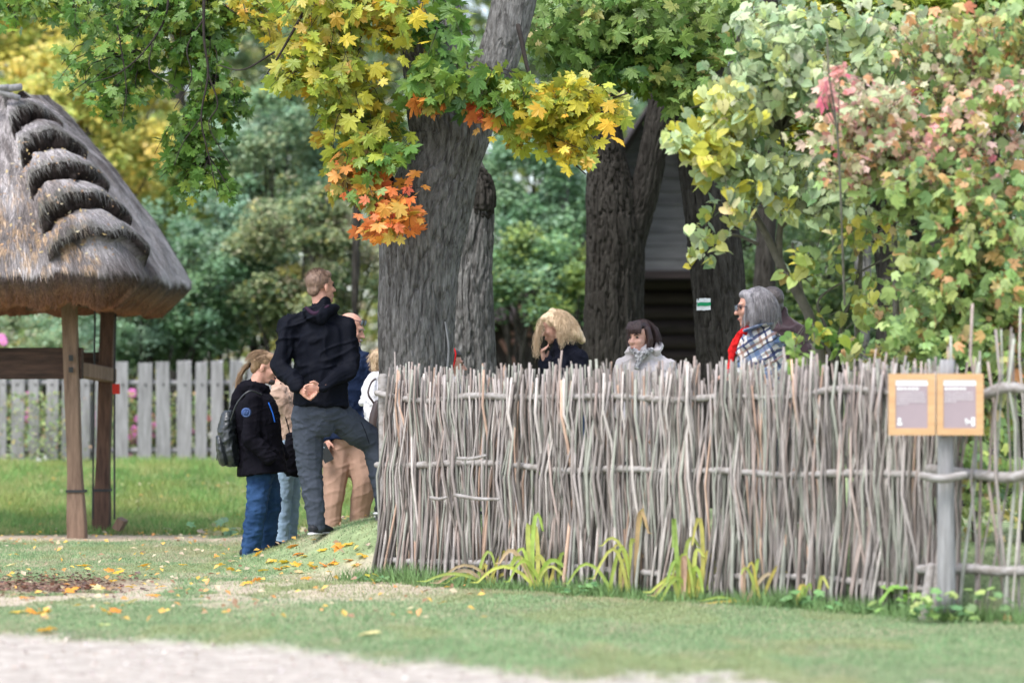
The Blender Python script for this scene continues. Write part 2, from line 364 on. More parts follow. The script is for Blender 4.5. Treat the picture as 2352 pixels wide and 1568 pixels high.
# ------------------------------------------------------------------ sign post and sign board
SD = 15.3
sp = thing('sign_post', Q(2174, 1400, SD), 'thick grey wooden post carrying the framed information board', 'post')
part('post', merge('post', [tube([Q(2174, 1405, SD), Q(2173, 1200, SD), Q(2172, 1000, SD), Q(2176, 826, SD)], [.05, .047, .042, .040], 14, 14, caps=False)]), wood_w, sp)
part('tie_branch', merge('tie_branch', [tube([Q(2118, 1092, SD-.1), Q(2165, 1099, SD-.11), Q(2215, 1090, SD-.09)], [.02, .024, .02], 8, 8)]), rail_m, sp)
sb = thing('information_sign', Q(2150, 930, SD-.09), 'double information board in a light pine frame with two mauve text panels', 'sign')
mauve = M('mauve_panel', (.34, .27, .29), (.31, .25, .27), rough=.5); white = M('white_print', (.8, .8, .79), (.76, .76, .76), rough=.5); lilac = M('pale_print', (.58, .52, .54), (.52, .47, .49), rough=.5)
def sbx(name, x0, y0, x1, y1, d, th, m, rot=0):
    a, b = Q(x0, y0, d), Q(x1, y1, d); c = (a+b)/2
    return box(c, (abs(b.x-a.x), th, abs(a.z-b.z)))
SX = SD-.075
for (x0, x1) in ((2041, 2147), (2151, 2258)):
    fr = [sbx('', x0, 858, x1, 872, SX, .03, 0), sbx('', x0, 983, x1, 999, SX, .03, 0), sbx('', x0, 872, x0+15, 983, SX, .03, 0), sbx('', x1-17, 872, x1, 983, SX, .03, 0)]
    f = part('frame', merge('frame', fr, False), wood_pine, sb)
    a = x0+15; b = x1-17; Y = SX-.0
    part('panel', merge('panel', [sbx('', a, 885, b, 983, SX, .02, 0)], False), mauve, f)
    part('header_strip', merge('header_strip', [sbx('', a, 872, b, 885, SX, .021, 0)], False), white, f)
    SF = SX-.0115
    part('title_lettering', merge('title', [sbx('', a+4+q*8.5, 890, a+4+q*8.5+random.uniform(5.5, 7.5), 895, SF, .002, 0) for q in range(6)], False), white, f)
    ls = []
    for r_ in range(6 if x0 < 2100 else 5):
        xx = a+4
        while xx < b-8 and not (r_ == (5 if x0 < 2100 else 4) and xx > a+28):
            w_ = random.uniform(3, 8); ls.append(sbx('', xx, 900+r_*5.2, min(xx+w_, b-4), 902.6+r_*5.2, SF, .002, 0)); xx += w_+1.4
    part('body_lettering', merge('body_text', ls, False), lilac, f)
    if x0 < 2100:
        c = Q(a+10, 964, SF); lg = [ell(c, (.009, .002, .011), n=8), sbx('', a+5, 970, a+16, 976, SF, .002, 0)]
    else:
        lg = [sbx('', b-24, 966, b-12, 971, SF, .002, 0), sbx('', b-21, 962, b-19, 975, SF, .002, 0), sbx('', b-10, 958, b-2, 966, SF, .002, 0), sbx('', b-10, 968, b-2, 978, SF, .002, 0), ell(Q(b-22, 963, SF), (.007, .002, .006), n=8)]
    part('emblem', merge('emblem', lg, False), white, f)

# ------------------------------------------------------------------ thatched well shelter
RC = A(-4.44, 24.95); EZ = 2.24; TZ = 3.87
well = thing('thatched_shelter', (-4.6, 25.2, 0), 'open timber well shelter under a stepped thatched roof at the left edge', 'shelter')
def roof_point(s, t):
    """s: metres along the eave from the near right corner (negative = front side, to the left; positive = right side, away); t: 0 eave .. 1 ridge"""
    hw = 1.42; rr = .38; q = rr*math.pi/4
    s = np.asarray(s, float); t = np.asarray(t, float)
    # rounded corner of the eave square, corner at (+hw, -hw)
    ang = np.clip(s/q, -1, 1)*math.pi/4
    ex = hw-rr+rr*np.sin(math.pi/4+ang); ey = -(hw-rr)-rr*np.cos(math.pi/4+ang)
    ex = np.where(s < -q, hw-rr+(s+q), ex); ey = np.where(s < -q, -hw, ey)
    ex = np.where(s > q, hw, ex); ey = np.where(s > q, -(hw-rr)+(s-q), ey)
    # far right corner
    L2 = q+2*(hw-rr); s2 = s-L2; a2 = np.clip(s2/(2*q), 0, 1)*math.pi/2
    ex = np.where(s2 > 0, hw-rr+rr*np.cos(a2), ex); ey = np.where(s2 > 0, hw-rr+rr*np.sin(a2), ey)
    ex = np.where(s2 > 2*q, hw-rr-(s2-2*q), ex); ey = np.where(s2 > 2*q, hw, ey)
    rx = np.minimum(ex, 0.0)*.75; rx = np.where(ex > 0, (.20+.20*ey/hw)*ex/hw, rx); ry = ey*.06
    prof = t**1.18
    sag = .05*np.sin(t*math.pi)
    x = ex+(rx-ex)*prof; y = ey+(ry-ey)*prof; z = EZ+(TZ-EZ)*t+sag
    ca, sa = math.cos(R(-5)), math.sin(R(-5))
    return x*ca-y*sa+RC[0], x*sa+y*ca+RC[1], z
def roof():
    smax = 8.6
    s = np.concatenate([np.arange(-3.2, -1.0, .035), np.arange(-1.0, 1.0, .012), np.arange(1.0, smax, .04)])
    t = np.concatenate([np.linspace(0, .98, 300), [1.0]])
    S, T = np.meshgrid(s, t)
    x, y, z = roof_point(S, T)
    P = np.stack([x, y, z], -1)
    ds = np.gradient(P, axis=1); dt = np.gradient(P, axis=0); Nn = np.cross(ds, dt); Nn /= np.linalg.norm(Nn, axis=2)[..., None]+1e-9
    if Nn[5, 10, 2] < 0: Nn = -Nn
    sh = np.array(Nn); sh[..., 2] *= .4; sh /= np.linalg.norm(sh, axis=2)[..., None]+1e-9
    # stepped bundles over the hip
    lat = S*(1-T*.25); wd = .56
    n1 = fbm(S*6, T*12, 0, 4, 4)-.5
    wv = np.clip(1-((lat+.03)/wd)**2, 0, 1)
    u = (T+.0+.075*n1)*6.0-.80*wv
    f = u-np.floor(u); live = (u > .15) & (T < .97)
    saw = np.where(live, np.where(f < .42, np.sin(np.clip(f/.42, 0, 1)*np.pi/2)**.8, np.cos(np.clip((f-.42)/.58, 0, 1)*np.pi/2)**.7), 0)
    amp = .165*sstep(0.0, .45, wv)*(.8+.4*fbm(S*0, np.floor(u)*3.3, 0, 1, 5))
    d = amp*saw
    d += .05*(fbm(S*2.6, T*5, 0, 4, 8)-.5)*2+.012*(fbm(S*30, T*8, 0, 3, 9)-.5)*2
    d += .05*np.exp(-(T/.05)**2)*0
    P2 = P+sh*d[..., None]
    edge = np.exp(-(T/.02))*(fbm(S*9, S*0, 0, 3, 15)-.5)*.1; P2[..., 2] += edge
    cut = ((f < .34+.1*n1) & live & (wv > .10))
    # colours: greyish straw, leaf litter on the near slope, near-black undersides of the steps, mossy band above them
    nn = fbm(S*3, T*5, 0, 4, 40); fib = fbm(S*55, T*3, 0, 2, 41)
    col = np.array([.36, .335, .335])+(np.array([.15, .13, .125])-np.array([.36, .335, .335]))*sstep(.35, .75, nn)[..., None]
    col = col*(.72+.56*fib)[..., None]
    lit = (sstep(.56, .62, fbm(S*26, T*40, 0, 2, 44))*(S < -.1)*sstep(.62, .2, T))[..., None]
    col = col+(np.array([.42, .28, .16])-col)*lit*.6
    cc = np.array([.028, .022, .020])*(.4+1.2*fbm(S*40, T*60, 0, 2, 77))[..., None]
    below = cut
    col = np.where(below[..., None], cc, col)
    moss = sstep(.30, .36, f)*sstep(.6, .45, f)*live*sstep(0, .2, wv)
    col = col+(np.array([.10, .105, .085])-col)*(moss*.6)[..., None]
    # add the thick cut end and the underside below row 0
    rows = []; ccol = []
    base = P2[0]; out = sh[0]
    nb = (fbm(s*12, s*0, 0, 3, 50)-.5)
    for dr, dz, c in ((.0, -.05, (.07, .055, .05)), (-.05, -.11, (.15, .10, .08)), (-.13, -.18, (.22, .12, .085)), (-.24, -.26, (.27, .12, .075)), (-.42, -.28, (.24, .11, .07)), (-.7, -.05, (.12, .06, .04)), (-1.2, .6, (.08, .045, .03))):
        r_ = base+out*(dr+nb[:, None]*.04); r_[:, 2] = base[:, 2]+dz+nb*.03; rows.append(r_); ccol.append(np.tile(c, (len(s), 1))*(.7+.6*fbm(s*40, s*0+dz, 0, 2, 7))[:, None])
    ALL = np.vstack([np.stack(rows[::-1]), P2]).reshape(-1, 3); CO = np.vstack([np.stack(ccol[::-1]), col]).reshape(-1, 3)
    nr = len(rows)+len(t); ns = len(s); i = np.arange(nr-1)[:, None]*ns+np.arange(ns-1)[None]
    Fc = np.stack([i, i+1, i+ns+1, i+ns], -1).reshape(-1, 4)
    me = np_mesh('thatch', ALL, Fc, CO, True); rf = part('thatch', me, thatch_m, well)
    # loose straw laid down the slope
    G = []; Gc = []
    K = 42000; si = rng.integers(0, len(s)-1, K); ti = rng.integers(4, len(t)-3, K)
    si[:26000] = rng.integers(40, 330, 26000)
    p = P2[ti, si]; dn = P2[np.maximum(ti-7, 0), si]-p; dn /= np.linalg.norm(dn, axis=1)[:, None]+1e-9
    nrm = Nn[ti, si]; sd = np.cross(dn, nrm); L = rng.uniform(.04, .15, K); w = .0026
    dn = dn+sd*rng.normal(0, .16, K)[:, None]+nrm*(rng.uniform(-.02, .14, K)+(rng.random(K) < .04)*.35)[:, None]
    a = p+nrm*.001; b = a+dn*L[:, None]+nrm*.004
    keep = ~(cut[ti, si]) & ~cut[np.minimum(ti+3, len(t)-1), si]
    a, b, sd, cc2 = a[keep], b[keep], sd[keep], col[ti, si][keep]
    V = np.stack([a-sd*w, a+sd*w, b+sd*w*.4], 1); m = len(V)
    br = rng.choice([.55, .95, 1.4, 2.0], m, p=[.3, .35, .23, .12])
    o = part('loose_straw', np_mesh('straw', V, np.arange(m*3).reshape(-1, 3), np.repeat(cc2*br[:, None], 3, 0)), M('straw', (1, 1, 1), attr=True, rough=.9, var=.1), well); o['kind'] = 'stuff'
    # fringe of straw ends on the underside and the step fronts
    K = 16000; si = rng.integers(20, len(s)-60, K); q = rng.uniform(0, 1, K)
    r0, r3 = rows[0], rows[3]; p = r0[si]*(1-q[:, None])+r3[si]*q[:, None]
    dn = -out[si]*.3+np.array([0, 0, -1]); dn += rng.normal(0, .35, (K, 3)); sd = np.cross(dn, out[si]); sd /= np.linalg.norm(sd, axis=1)[:, None]
    L = rng.uniform(.02, .055, K); V = np.stack([p-sd*.003, p+sd*.003, p+dn*L[:, None]], 1)
    c0 = np.array([.07, .05, .045])[None]+q[:, None]*np.array([.13, .045, .01])[None]
    o = part('eave_straw_ends', np_mesh('ends', V, np.arange(K*3).reshape(-1, 3), np.repeat(c0*rng.uniform(.5, 1.5, K)[:, None], 3, 0)), bpy.data.materials['straw'], well); o['kind'] = 'stuff'
    # fallen leaves lying on the thatch
    ks = []; kc = []
    for _ in range(230):
        i_, j_ = rng.integers(20, 200), rng.integers(40, 230); p = P2[i_, j_]+Nn[i_, j_]*.006
        u_ = np.cross(Nn[i_, j_], rng.normal(0, 1, 3)); u_ /= np.linalg.norm(u_); v_ = np.cross(Nn[i_, j_], u_); r_ = rng.uniform(.01, .022)
        ks.append([p-u_*r_, p-v_*r_*.6, p+u_*r_+Nn[i_, j_]*.006, p+v_*r_*.6]); kc += [random.choice([(.6, .45, .2), (.5, .3, .15), (.35, .22, .13), (.65, .55, .35)])]*4
    o = part('leaf_litter', np_mesh('litter', np.array(ks).reshape(-1, 3), np.arange(len(ks)*4).reshape(-1, 4), np.array(kc)), leaf_mass, well); o['kind'] = 'stuff'
roof()
for (x0, y0, x1, y1, r) in ((-60, 211, 49, 200, .03), (-60, 190, 44, 226, .026), (-60, 205, 20, 200, .024)):
    part('ridge_pole', merge('ridge_pole', [tube([Q(x0, y0, 24.5), Q(x1, y1, 24.4)], [r, r], 10, 3, caps=False)]), wood_w, well)
def post(xb, xt, D, yb, m=wood_dk):
    a, b = Q(xb, yb, D), Q(xt, 660, D); a.z = Hs(a.x, a.y)-.05
    P = [a, a+(b-a)*.12, a+(b-a)*.3, a+(b-a)*.6, b]
    g = tube(P, [(.112, .112), (.108, .108), (.085, .085), (.088, .088), (.09, .09)], 4, 17, ref=(.72, .7, 0), caps=False)
    me = merge('post', [g], False); o = part('post', me, m, well)
    b_ = o.modifiers.new('b', 'BEVEL'); b_.width = .012; b_.segments = 2; return o
pa = post(178, 158, 24.55, 1235, wood_br); pb = post(232, 250, 25.9, 1220)
post(-330, -320, 24.55, 1235); post(-250, -240, 25.9, 1220)
def beam(a, b, h, w, m):
    a, b = Vector(a), Vector(b); d = (b-a); L = d.length; rot = d.to_track_quat('X', 'Z').to_matrix()
    me = merge('beam', [box((0, 0, 0), (L, w, h))], False); setv(me, getv(me) @ np.array(rot).T+np.array((a+b)/2))
    o = part('beam', me, m, well); k = o.modifiers.new('b', 'BEVEL'); k.width = .01; return o
beam(Q(-400, 836, 24.62), Q(190, 834, 24.62), .27, .14, wood_dkh)
beam(Q(160, 845, 24.5), Q(256, 862, 25.95), .13, .10, wood_br)
beam(Q(-400, 836, 26.0), Q(255, 834, 26.0), .2, .12, wood_dkh)
beam(Q(60, 700, 24.6), Q(190, 690, 24.6), .10, .10, wood_dk); beam(Q(185, 690, 24.6), Q(245, 700, 25.9), .10, .10, wood_dk)
part('mortise', merge('mortise', [box(Q(163, 822, 24.44), (.035, .03, .05)), box(Q(163, 849, 24.44), (.035, .03, .045))], False), iron_m, well)
part('iron_band', merge('iron_band', [tube([Q(175.5, 1130, 24.55), Q(175.5, 1124, 24.55)], [.112, .112], 4, 2, ref=(.72, .7, 0), caps=False)], False), iron_m, well)
part('iron_band', merge('iron_band', [tube([Q(235, 1128, 25.9), Q(235, 1122, 25.9)], [.112, .112], 4, 2, ref=(.72, .7, 0), caps=False)], False), iron_m, well)
for x in (216, 263):
    pts = [Q(x+3, 690, 25.7), Q(x, 880, 25.6), Q(x-3 if x < 240 else x, 1190, 25.5)]
    part('iron_rod', merge('iron_rod', [tube(pts, [.009]*3, 6, 8)]), iron_m, well)
part('tag_box', merge('tag_box', [box(Q(267, 893, 25.5), (.06, .06, .09))], False), M('red_paint', (.6, .03, .02), (.55, .03, .02), rough=.5), well)
bl = thing('wooden_block', Q(278, 1205, 25.6), 'pale cut board propped against the foot of the rear post', 'board')
part('board', merge('board', [box(Q(276, 1203, 25.5), (.07, .3, .10), Matrix.Rotation(.5, 3, 'Y'))], False), wood_br, bl)

# ------------------------------------------------------------------ picket fence on the bank
PD = 33.4
pk = thing('picket_fence', Q(300, 1065, PD), 'grey weathered picket fence with wide flat boards standing on the grass bank', 'fence')
px = [(0, 18), (29, 62), (75, 101), (113, 146), (155, 188), (203, 227), (240, 275), (289, 322), (344, 379), (393, 428), (444, 480), (489, 518), (529, 561), (573, 605), (616, 648)]
px += [(660+i*44, 692+i*44) for i in range(9)]+[(-40-i*44, -8-i*44) for i in range(8)]
for (a, b) in px:
    a, b = a/1.0884, b/1.0884; w = (b-a)/F*PD; x = ((a+b)/2-CX)/F*PD; zb = Hs(x, PD)-.05; zt = CAMZ+(HY-830-random.uniform(-3, 5))/F*PD
    tw = random.gauss(0, .012); tp = w*random.uniform(.9, 1.02); l = random.gauss(0, .012); th = .03; y = PD-.045+random.uniform(-.006, .006)
    V = []
    for z, ww, o_ in ((zb, w, 0), ((zb+zt)/2, w*random.uniform(.94, 1.04), l*.5), (zt, tp, l)):
        for yy in (y-th/2, y+th/2):
            V += [(x+o_-ww/2, yy+tw, z), (x+o_+ww/2, yy-tw, z+(random.uniform(-.015, .015) if z == zt else 0))]
    Fq = [(0, 1, 5, 4), (4, 5, 9, 8), (3, 2, 6, 7), (7, 6, 10, 11), (1, 3, 7, 5), (5, 7, 11, 9), (2, 0, 4, 6), (6, 4, 8, 10), (8, 9, 11, 10), (0, 2, 3, 1)]
    me = bpy.data.meshes.new('picket'); me.from_pydata(V, [], Fq); me.update(); pko = part('picket', me, wood_w, pk)
    for zz in (883, 1033):
        part('nail', merge('nail', [ell(Q((a+b)/2+random.uniform(-2, 2), zz, PD-.065), (.014, .008, .014), n=6)]), iron_m, pko) if zz == 883 else None
for y in (881, 1036):
    a, b = Q(-420, y, PD+.02), Q(1000, y, PD+.02); part('rail', merge('rail', [tube([a, (a+b)/2+Vector((0, 0, .01)), b], [.035, .033, .035], 10, 20)]), wood_w, pk)
for x in (-60, 205, 590, 860):
    part('post', merge('post', [tube([Q(x, 1075, PD+.1), Q(x, 860, PD+.1)], [.06, .055], 8, 3)]), wood_w, pk)
# ------------------------------------------------------------------ trees: trunks with real bark relief
def bark_tube(path, nr, ns, amp=.018, fu=26, fl=4.5, seed=0, lump=.03, flare=0):
    P = np.array([tuple(p[0]) for p in path], float); Rr = np.array([p[1] for p in path], float)
    PR = catmull(np.hstack([P, Rr[:, None]]), nr); P, Rr = PR[:, :3], PR[:, 3]
    T = np.gradient(P, axis=0); seg = np.linalg.norm(T, axis=1); T /= seg[:, None]; Ln = np.cumsum(seg)
    U = np.cross(np.tile([0, 1, 0], (nr, 1)), T); U /= np.linalg.norm(U, axis=1)[:, None]; Vv = np.cross(T, U)
    th = np.arange(ns)/ns*2*np.pi; ct, st = np.cos(th), np.sin(th)
    rr = Rr[:, None]*np.ones(ns)[None]
    dx, dy = ct[None]*Rr[:, None], st[None]*Rr[:, None]; L = Ln[:, None]+0*dx
    wx = .03*(fbm(dx*3, dy*3, L*1.5, 3, seed+50)-.5)*2
    a = fbm((dx+wx)*fu, (dy+wx)*fu, L*fl, 3, seed); rid = 1-np.clip(np.abs(2*a-1)*5.5, 0, 1)
    b = fbm(dx*fu*2.4, dy*fu*2.4, L*fl*2.5, 2, seed+9); rid2 = 1-np.clip(np.abs(2*b-1)*4, 0, 1)
    d = -amp*rid*1.3-amp*.45*rid2+lump*(fbm(dx*2.6+5, dy*2.6, L*1.1, 3, seed+20)-.5)*2+.005*fbm(dx*50, dy*50, L*40, 2, seed+3)
    rr = rr+d
    if flare: rr = rr+flare*np.exp(-Ln[:, None]/.25)*(1+.5*np.sin(th*5+seed))[None]
    X = P[:, None]+U[:, None]*(ct[None]*rr)[..., None]+Vv[:, None]*(st[None]*rr)[..., None]
    i = np.arange(nr-1)[:, None]*ns; j = np.arange(ns)[None]; k = (j+1) % ns
    Fc = np.stack([i+j, i+k, i+ns+k, i+ns+j], -1).reshape(-1, 4)
    return X.reshape(-1, 3), Fc
def wood_part(name, path, m, parent, nr=300, ns=200, **k):
    V, Fc = bark_tube(path, nr, ns, **k); return part(name, np_mesh(name, V, Fc, None, True), m, parent)
def qp(D, *l):   # (x, y, halfwidth in picture units[, dD])
    return [(Q(a[0], a[1], D+(a[3] if len(a) > 3 else 0)), a[2]/F*D) for a in l]

T1D = 20.35
t1 = thing('maple_tree', (Q(960, 860, T1D).x, T1D, .2), 'large maple with thick grey furrowed trunk and mixed green and orange leaves', 'tree')
wood_part('trunk', qp(T1D, (966, 1320, 112), (960, 1180, 98), (956, 1000, 90), (956, 860, 87), (957, 740, 88), (960, 640, 91), (968, 540, 98), (992, 450, 98), (1016, 370, 86), (1030, 310, 88), (1018, 260, 84), (1005, 190, 76), (992, 80, 74), (985, -40, 70), (975, -300, 60)), bark_m, t1, 620, 300, amp=.016, lump=.03, seed=1, fu=24, fl=3.6)
wood_part('limb', qp(T1D, (1035, 400, 52), (1072, 310, 54), (1105, 220, 50), (1145, 130, 47), (1172, 40, 48), (1190, -60, 46), (1210, -300, 40)), bark_m, t1, 300, 180, amp=.007, lump=.015, seed=2, fu=20)
wood_part('limb', qp(T1D, (960, 590, 50), (925, 500, 48), (880, 440, 40), (838, 370, 34), (818, 300, 30), (800, 200, 30), (770, 100, 27), (735, -20, 24), (700, -200, 20)), bark_d, t1, 300, 120, amp=.009, lump=.015, seed=3)
part('bark_seam', merge('bark_seam', [tube([Q(1022, 740, T1D-.16), Q(1030, 800, T1D-.155), Q(1026, 860, T1D-.16), Q(1024, 960, T1D-.16)], [.006, .008, .008, .007], 6, 16)]), wood_w, t1)
T2D = 23.2
t2 = thing('burly_maple_tree', (Q(1090, 860, T2D).x, T2D, .2), 'rough dark barked trunk with a mossy burl directly behind the large maple', 'tree')
wood_part('trunk', qp(T2D, (1080, 1250, 70), (1078, 1000, 66), (1077, 860, 63), (1074, 740, 62), (1073, 640, 61), (1078, 540, 60), (1084, 470, 56), (1072, 400, 46), (1040, 320, 40), (1010, 150, 36), (1000, -250, 30)), bark_d if False else bark_m, t2, 420, 220, amp=.026, lump=.03, seed=4, fu=20, fl=3)
wood_part('burl', qp(T2D-.1, (1100, 510, 14), (1104, 480, 34), (1102, 440, 36), (1097, 400, 26), (1094, 380, 10)), bark_d, t2, 90, 90, amp=.03, lump=.05, seed=14)
T3D = 24.5
t3 = thing('forked_maple_tree', (Q(1405, 860, T3D).x, T3D, .2), 'dark forked maple trunk behind the blonde woman and the brunette woman', 'tree')
wood_part('trunk', qp(T3D, (1408, 1280, 80), (1406, 1000, 72), (1406, 830, 69), (1408, 700, 68), (1412, 600, 66), (1410, 520, 64), (1402, 440, 55), (1396, 360, 42), (1392, 300, 38), (1388, 180, 40), (1385, 60, 40), (1380, -250, 34)), bark_d, t3, 420, 220, amp=.02, lump=.03, seed=5)
wood_part('limb', qp(T3D, (1430, 570, 50), (1458, 500, 40), (1485, 420, 34), (1503, 330, 32), (1520, 230, 30), (1535, 120, 28), (1550, 0, 26), (1570, -250, 22)), bark_d, t3, 240, 120, amp=.012, lump=.012, seed=6)
T4D = 22.8
t4 = thing('marked_maple_tree', (Q(1665, 860, T4D).x, T4D, .2), 'dark leaning maple trunk with a white and green painted trail mark', 'tree')
wood_part('trunk', qp(T4D, (1672, 1280, 72), (1668, 1000, 64), (1662, 850, 61), (1656, 740, 62), (1648, 620, 63), (1638, 540, 62), (1622, 440, 56), (1608, 360, 52), (1600, 290, 50), (1605, 200, 44), (1625, 100, 42), (1640, -250, 36)), bark_d, t4, 420, 220, amp=.017, lump=.025, seed=7)
def patch(x0, y0, x1, y1, cx, hw, D, m, name, par, lift=.004):
    V = []; nx, nz = 10, 6
    for j in range(nz):
        for i in range(nx):
            x = x0+(x1-x0)*i/(nx-1); y = y0+(y1-y0)*j/(nz-1); r = hw/F*D; X = (x-cx)/F*D
            V.append((Q(x, y, D).x, D-math.sqrt(max(r*r-X*X, 0))-lift+.004*math.sin(i*2.1+j), Q(x, y, D).z+random.uniform(-.003, .003)*(j in (0, nz-1))))
    i = np.arange(nz-1)[:, None]*nx+np.arange(nx-1)[None]
    return part(name, np_mesh(name, V, np.stack([i, i+1, i+nx+1, i+nx], -1).reshape(-1, 4), None, True), m, par)
mp_w = M('white_blaze_paint', (.8, .82, .84), (.62, .64, .66), scale=30, rough=.7); mp_g = M('green_blaze_paint', (.01, .30, .12), (.01, .24, .1), scale=30, rough=.7)
tm = patch(1598, 687, 1628, 714, 1655, 63, T4D, mp_w, 'trail_mark', t4, .012)
patch(1599, 696, 1628, 704, 1655, 63, T4D, mp_g, 'green_stripe', tm, .02)
# more trunks behind
def plain_tree(name, x, y0, D, hw, lean, label, m=bark_m, seed=30, top=-300):
    t = thing(name, (Q(x, 860, D).x, D, Hs(Q(x, 860, D).x, D)), label, 'tree')
    base = Q(x, y0, D)
    wood_part('trunk', qp(D, (x, 1150, hw*1.15), (x, 900, hw), (x+lean*.4, 600, hw*.92), (x+lean*.7, 300, hw*.8), (x+lean, top, hw*.6)), m, t, 150, 70, amp=.012, seed=seed)
    return t
t5 = plain_tree('park_tree', 1748, 860, 28, 27, 25, 'dark grey trunk standing just right of the trunk with the trail mark', bark_d, seed=31)
t6 = plain_tree('park_tree', 1980, 860, 27, 16, 6, 'slim grey brown trunk seen through the shrub stems left of the info board', seed=32)
t7 = plain_tree('park_tree', 812, 860, 31, 9, 14, 'thin dark sapling trunk between the standing man and the large maple', bark_d, 33)
t8 = plain_tree('park_tree', 1300, 860, 34, 12, -8, 'brownish slender trunk left of the forked maple', bark_m, 34)
t9 = plain_tree('park_tree', 2110, 860, 25, 17, -10, 'smooth dark grey trunk behind the autumn shrubs above the info board', bark_d, 35)

# ------------------------------------------------------------------ leaves
def leaf_template(kind):
    if kind == 'maple':
        prof = [(0, 1.0), (9, .80), (15, .84), (24, .52), (33, .74), (41, .78), (49, 1.0), (57, .74), (65, .76), (76, .42), (88, .60), (99, .76), (110, .52), (128, .34), (150, .38), (172, .14)]
    elif kind == 'heart':
        prof = [(0, 1.0), (14, .78), (32, .66), (60, .60), (95, .56), (130, .52), (155, .46), (174, .22)]
    elif kind == 'lobed':
        prof = [(0, 1.0), (16, .7), (26, .52), (38, .80), (50, .84), (68, .5), (100, .5), (135, .42), (168, .3)]
    else:
        prof = [(0, 1.0), (30, .42), (90, .3), (150, .42)]
    pts = [(math.sin(R(a))*r, math.cos(R(a))*r) for a, r in prof]; pts2 = [(-x, y) for x, y in pts[::-1] if abs(x) > 1e-4]
    P = np.array(pts+pts2); r2 = (P**2).sum(1)
    z = -.16*r2+.12*np.abs(P[:, 0])
    V = np.vstack([np.column_stack([P, z]), [[0, .05, 0]]]); n = len(P)
    V[:, 1] -= .12
    return V, np.array([(n, (i+1) % n, i) for i in range(n)])
TEMPL = {k: leaf_template(k) for k in ('maple', 'heart', 'lobed')}
TEMPL['small'] = (A((0, -.5, 0), (.38, 0, .1), (0, .6, -.08), (-.38, 0, .1)).reshape(4, 3), np.array([(0, 1, 2), (0, 2, 3)]))
LEAFME = {}
for k in ('maple', 'heart', 'lobed'):
    LEAFME[k] = []
    for v in range(4):
        V, Fc = TEMPL[k]; V = V.copy(); V[:, 2] += (-.1*v)*V[:, 1]**2+.05*np.sin(V[:, 0]*7+v); V[:, 0] *= 1-.1*v
        me = np_mesh('leaf', V, Fc); me.materials.append(leaf_obj); LEAFME[k].append(me)
def frames(n, facing=(0, -.6, .45), spread=.45, hang=.8, r=rng):
    N = np.array(facing)+r.normal(0, spread, (n, 3)); N /= np.linalg.norm(N, axis=1)[:, None]
    T = np.stack([r.normal(0, .55, n), r.normal(0, .3, n), -hang+r.normal(0, .3, n)], -1)
    T -= N*(T*N).sum(1)[:, None]; T /= np.linalg.norm(T, axis=1)[:, None]+1e-9
    X = np.cross(T, N); return np.stack([X, T, N], -1)      # columns
def leaf_cloud(kind, P, Fm, S, col):
    V, Fc = TEMPL[kind]; n = len(P)
    W_ = P[:, None]+np.einsum('nij,vj->nvi', Fm, V)*S[:, None, None]
    Fa = (Fc[None]+(np.arange(n)*len(V))[:, None, None]).reshape(-1, 3)
    return W_.reshape(-1, 3), Fa, np.repeat(col, len(V), 0)
def palcols(pal, n, jit=.18, r=rng):
    c = np.array([p[:3] for p in pal], float); w = A(*[p[3] for p in pal]); w /= w.sum()
    return c[r.choice(len(c), n, p=w)]*r.uniform(1-jit, 1+jit, (n, 1))*r.uniform(.93, 1.07, (n, 3))
def add_leaves(tree, kind, P, Fm, S, col, n_single, name='foliage'):
    """nearest leaves become parts of their own, the rest one mass"""
    order = np.argsort(P[:, 1]-S*4+rng.normal(0, .15, len(P))); si, mi = order[:n_single], order[n_single:]
    tl = np.array(wloc(tree))
    for i in si:
        o = bpy.data.objects.new('leaf', random.choice(LEAFME[kind])); C.objects.link(o); o.parent = tree
        m = Matrix(Fm[i].tolist()).to_4x4(); s = S[i]
        o.matrix_local = Matrix.Translation(Vector(P[i]-tl)) @ m @ Matrix.Diagonal((s, s, s, 1)); o.color = (*col[i], 1)
    if len(mi):
        V, Fa, cc = leaf_cloud(kind, P[mi], Fm[mi], S[mi], col[mi]); o = part(name, np_mesh(name, V, Fa, cc), leaf_mass, tree); o['kind'] = 'stuff'
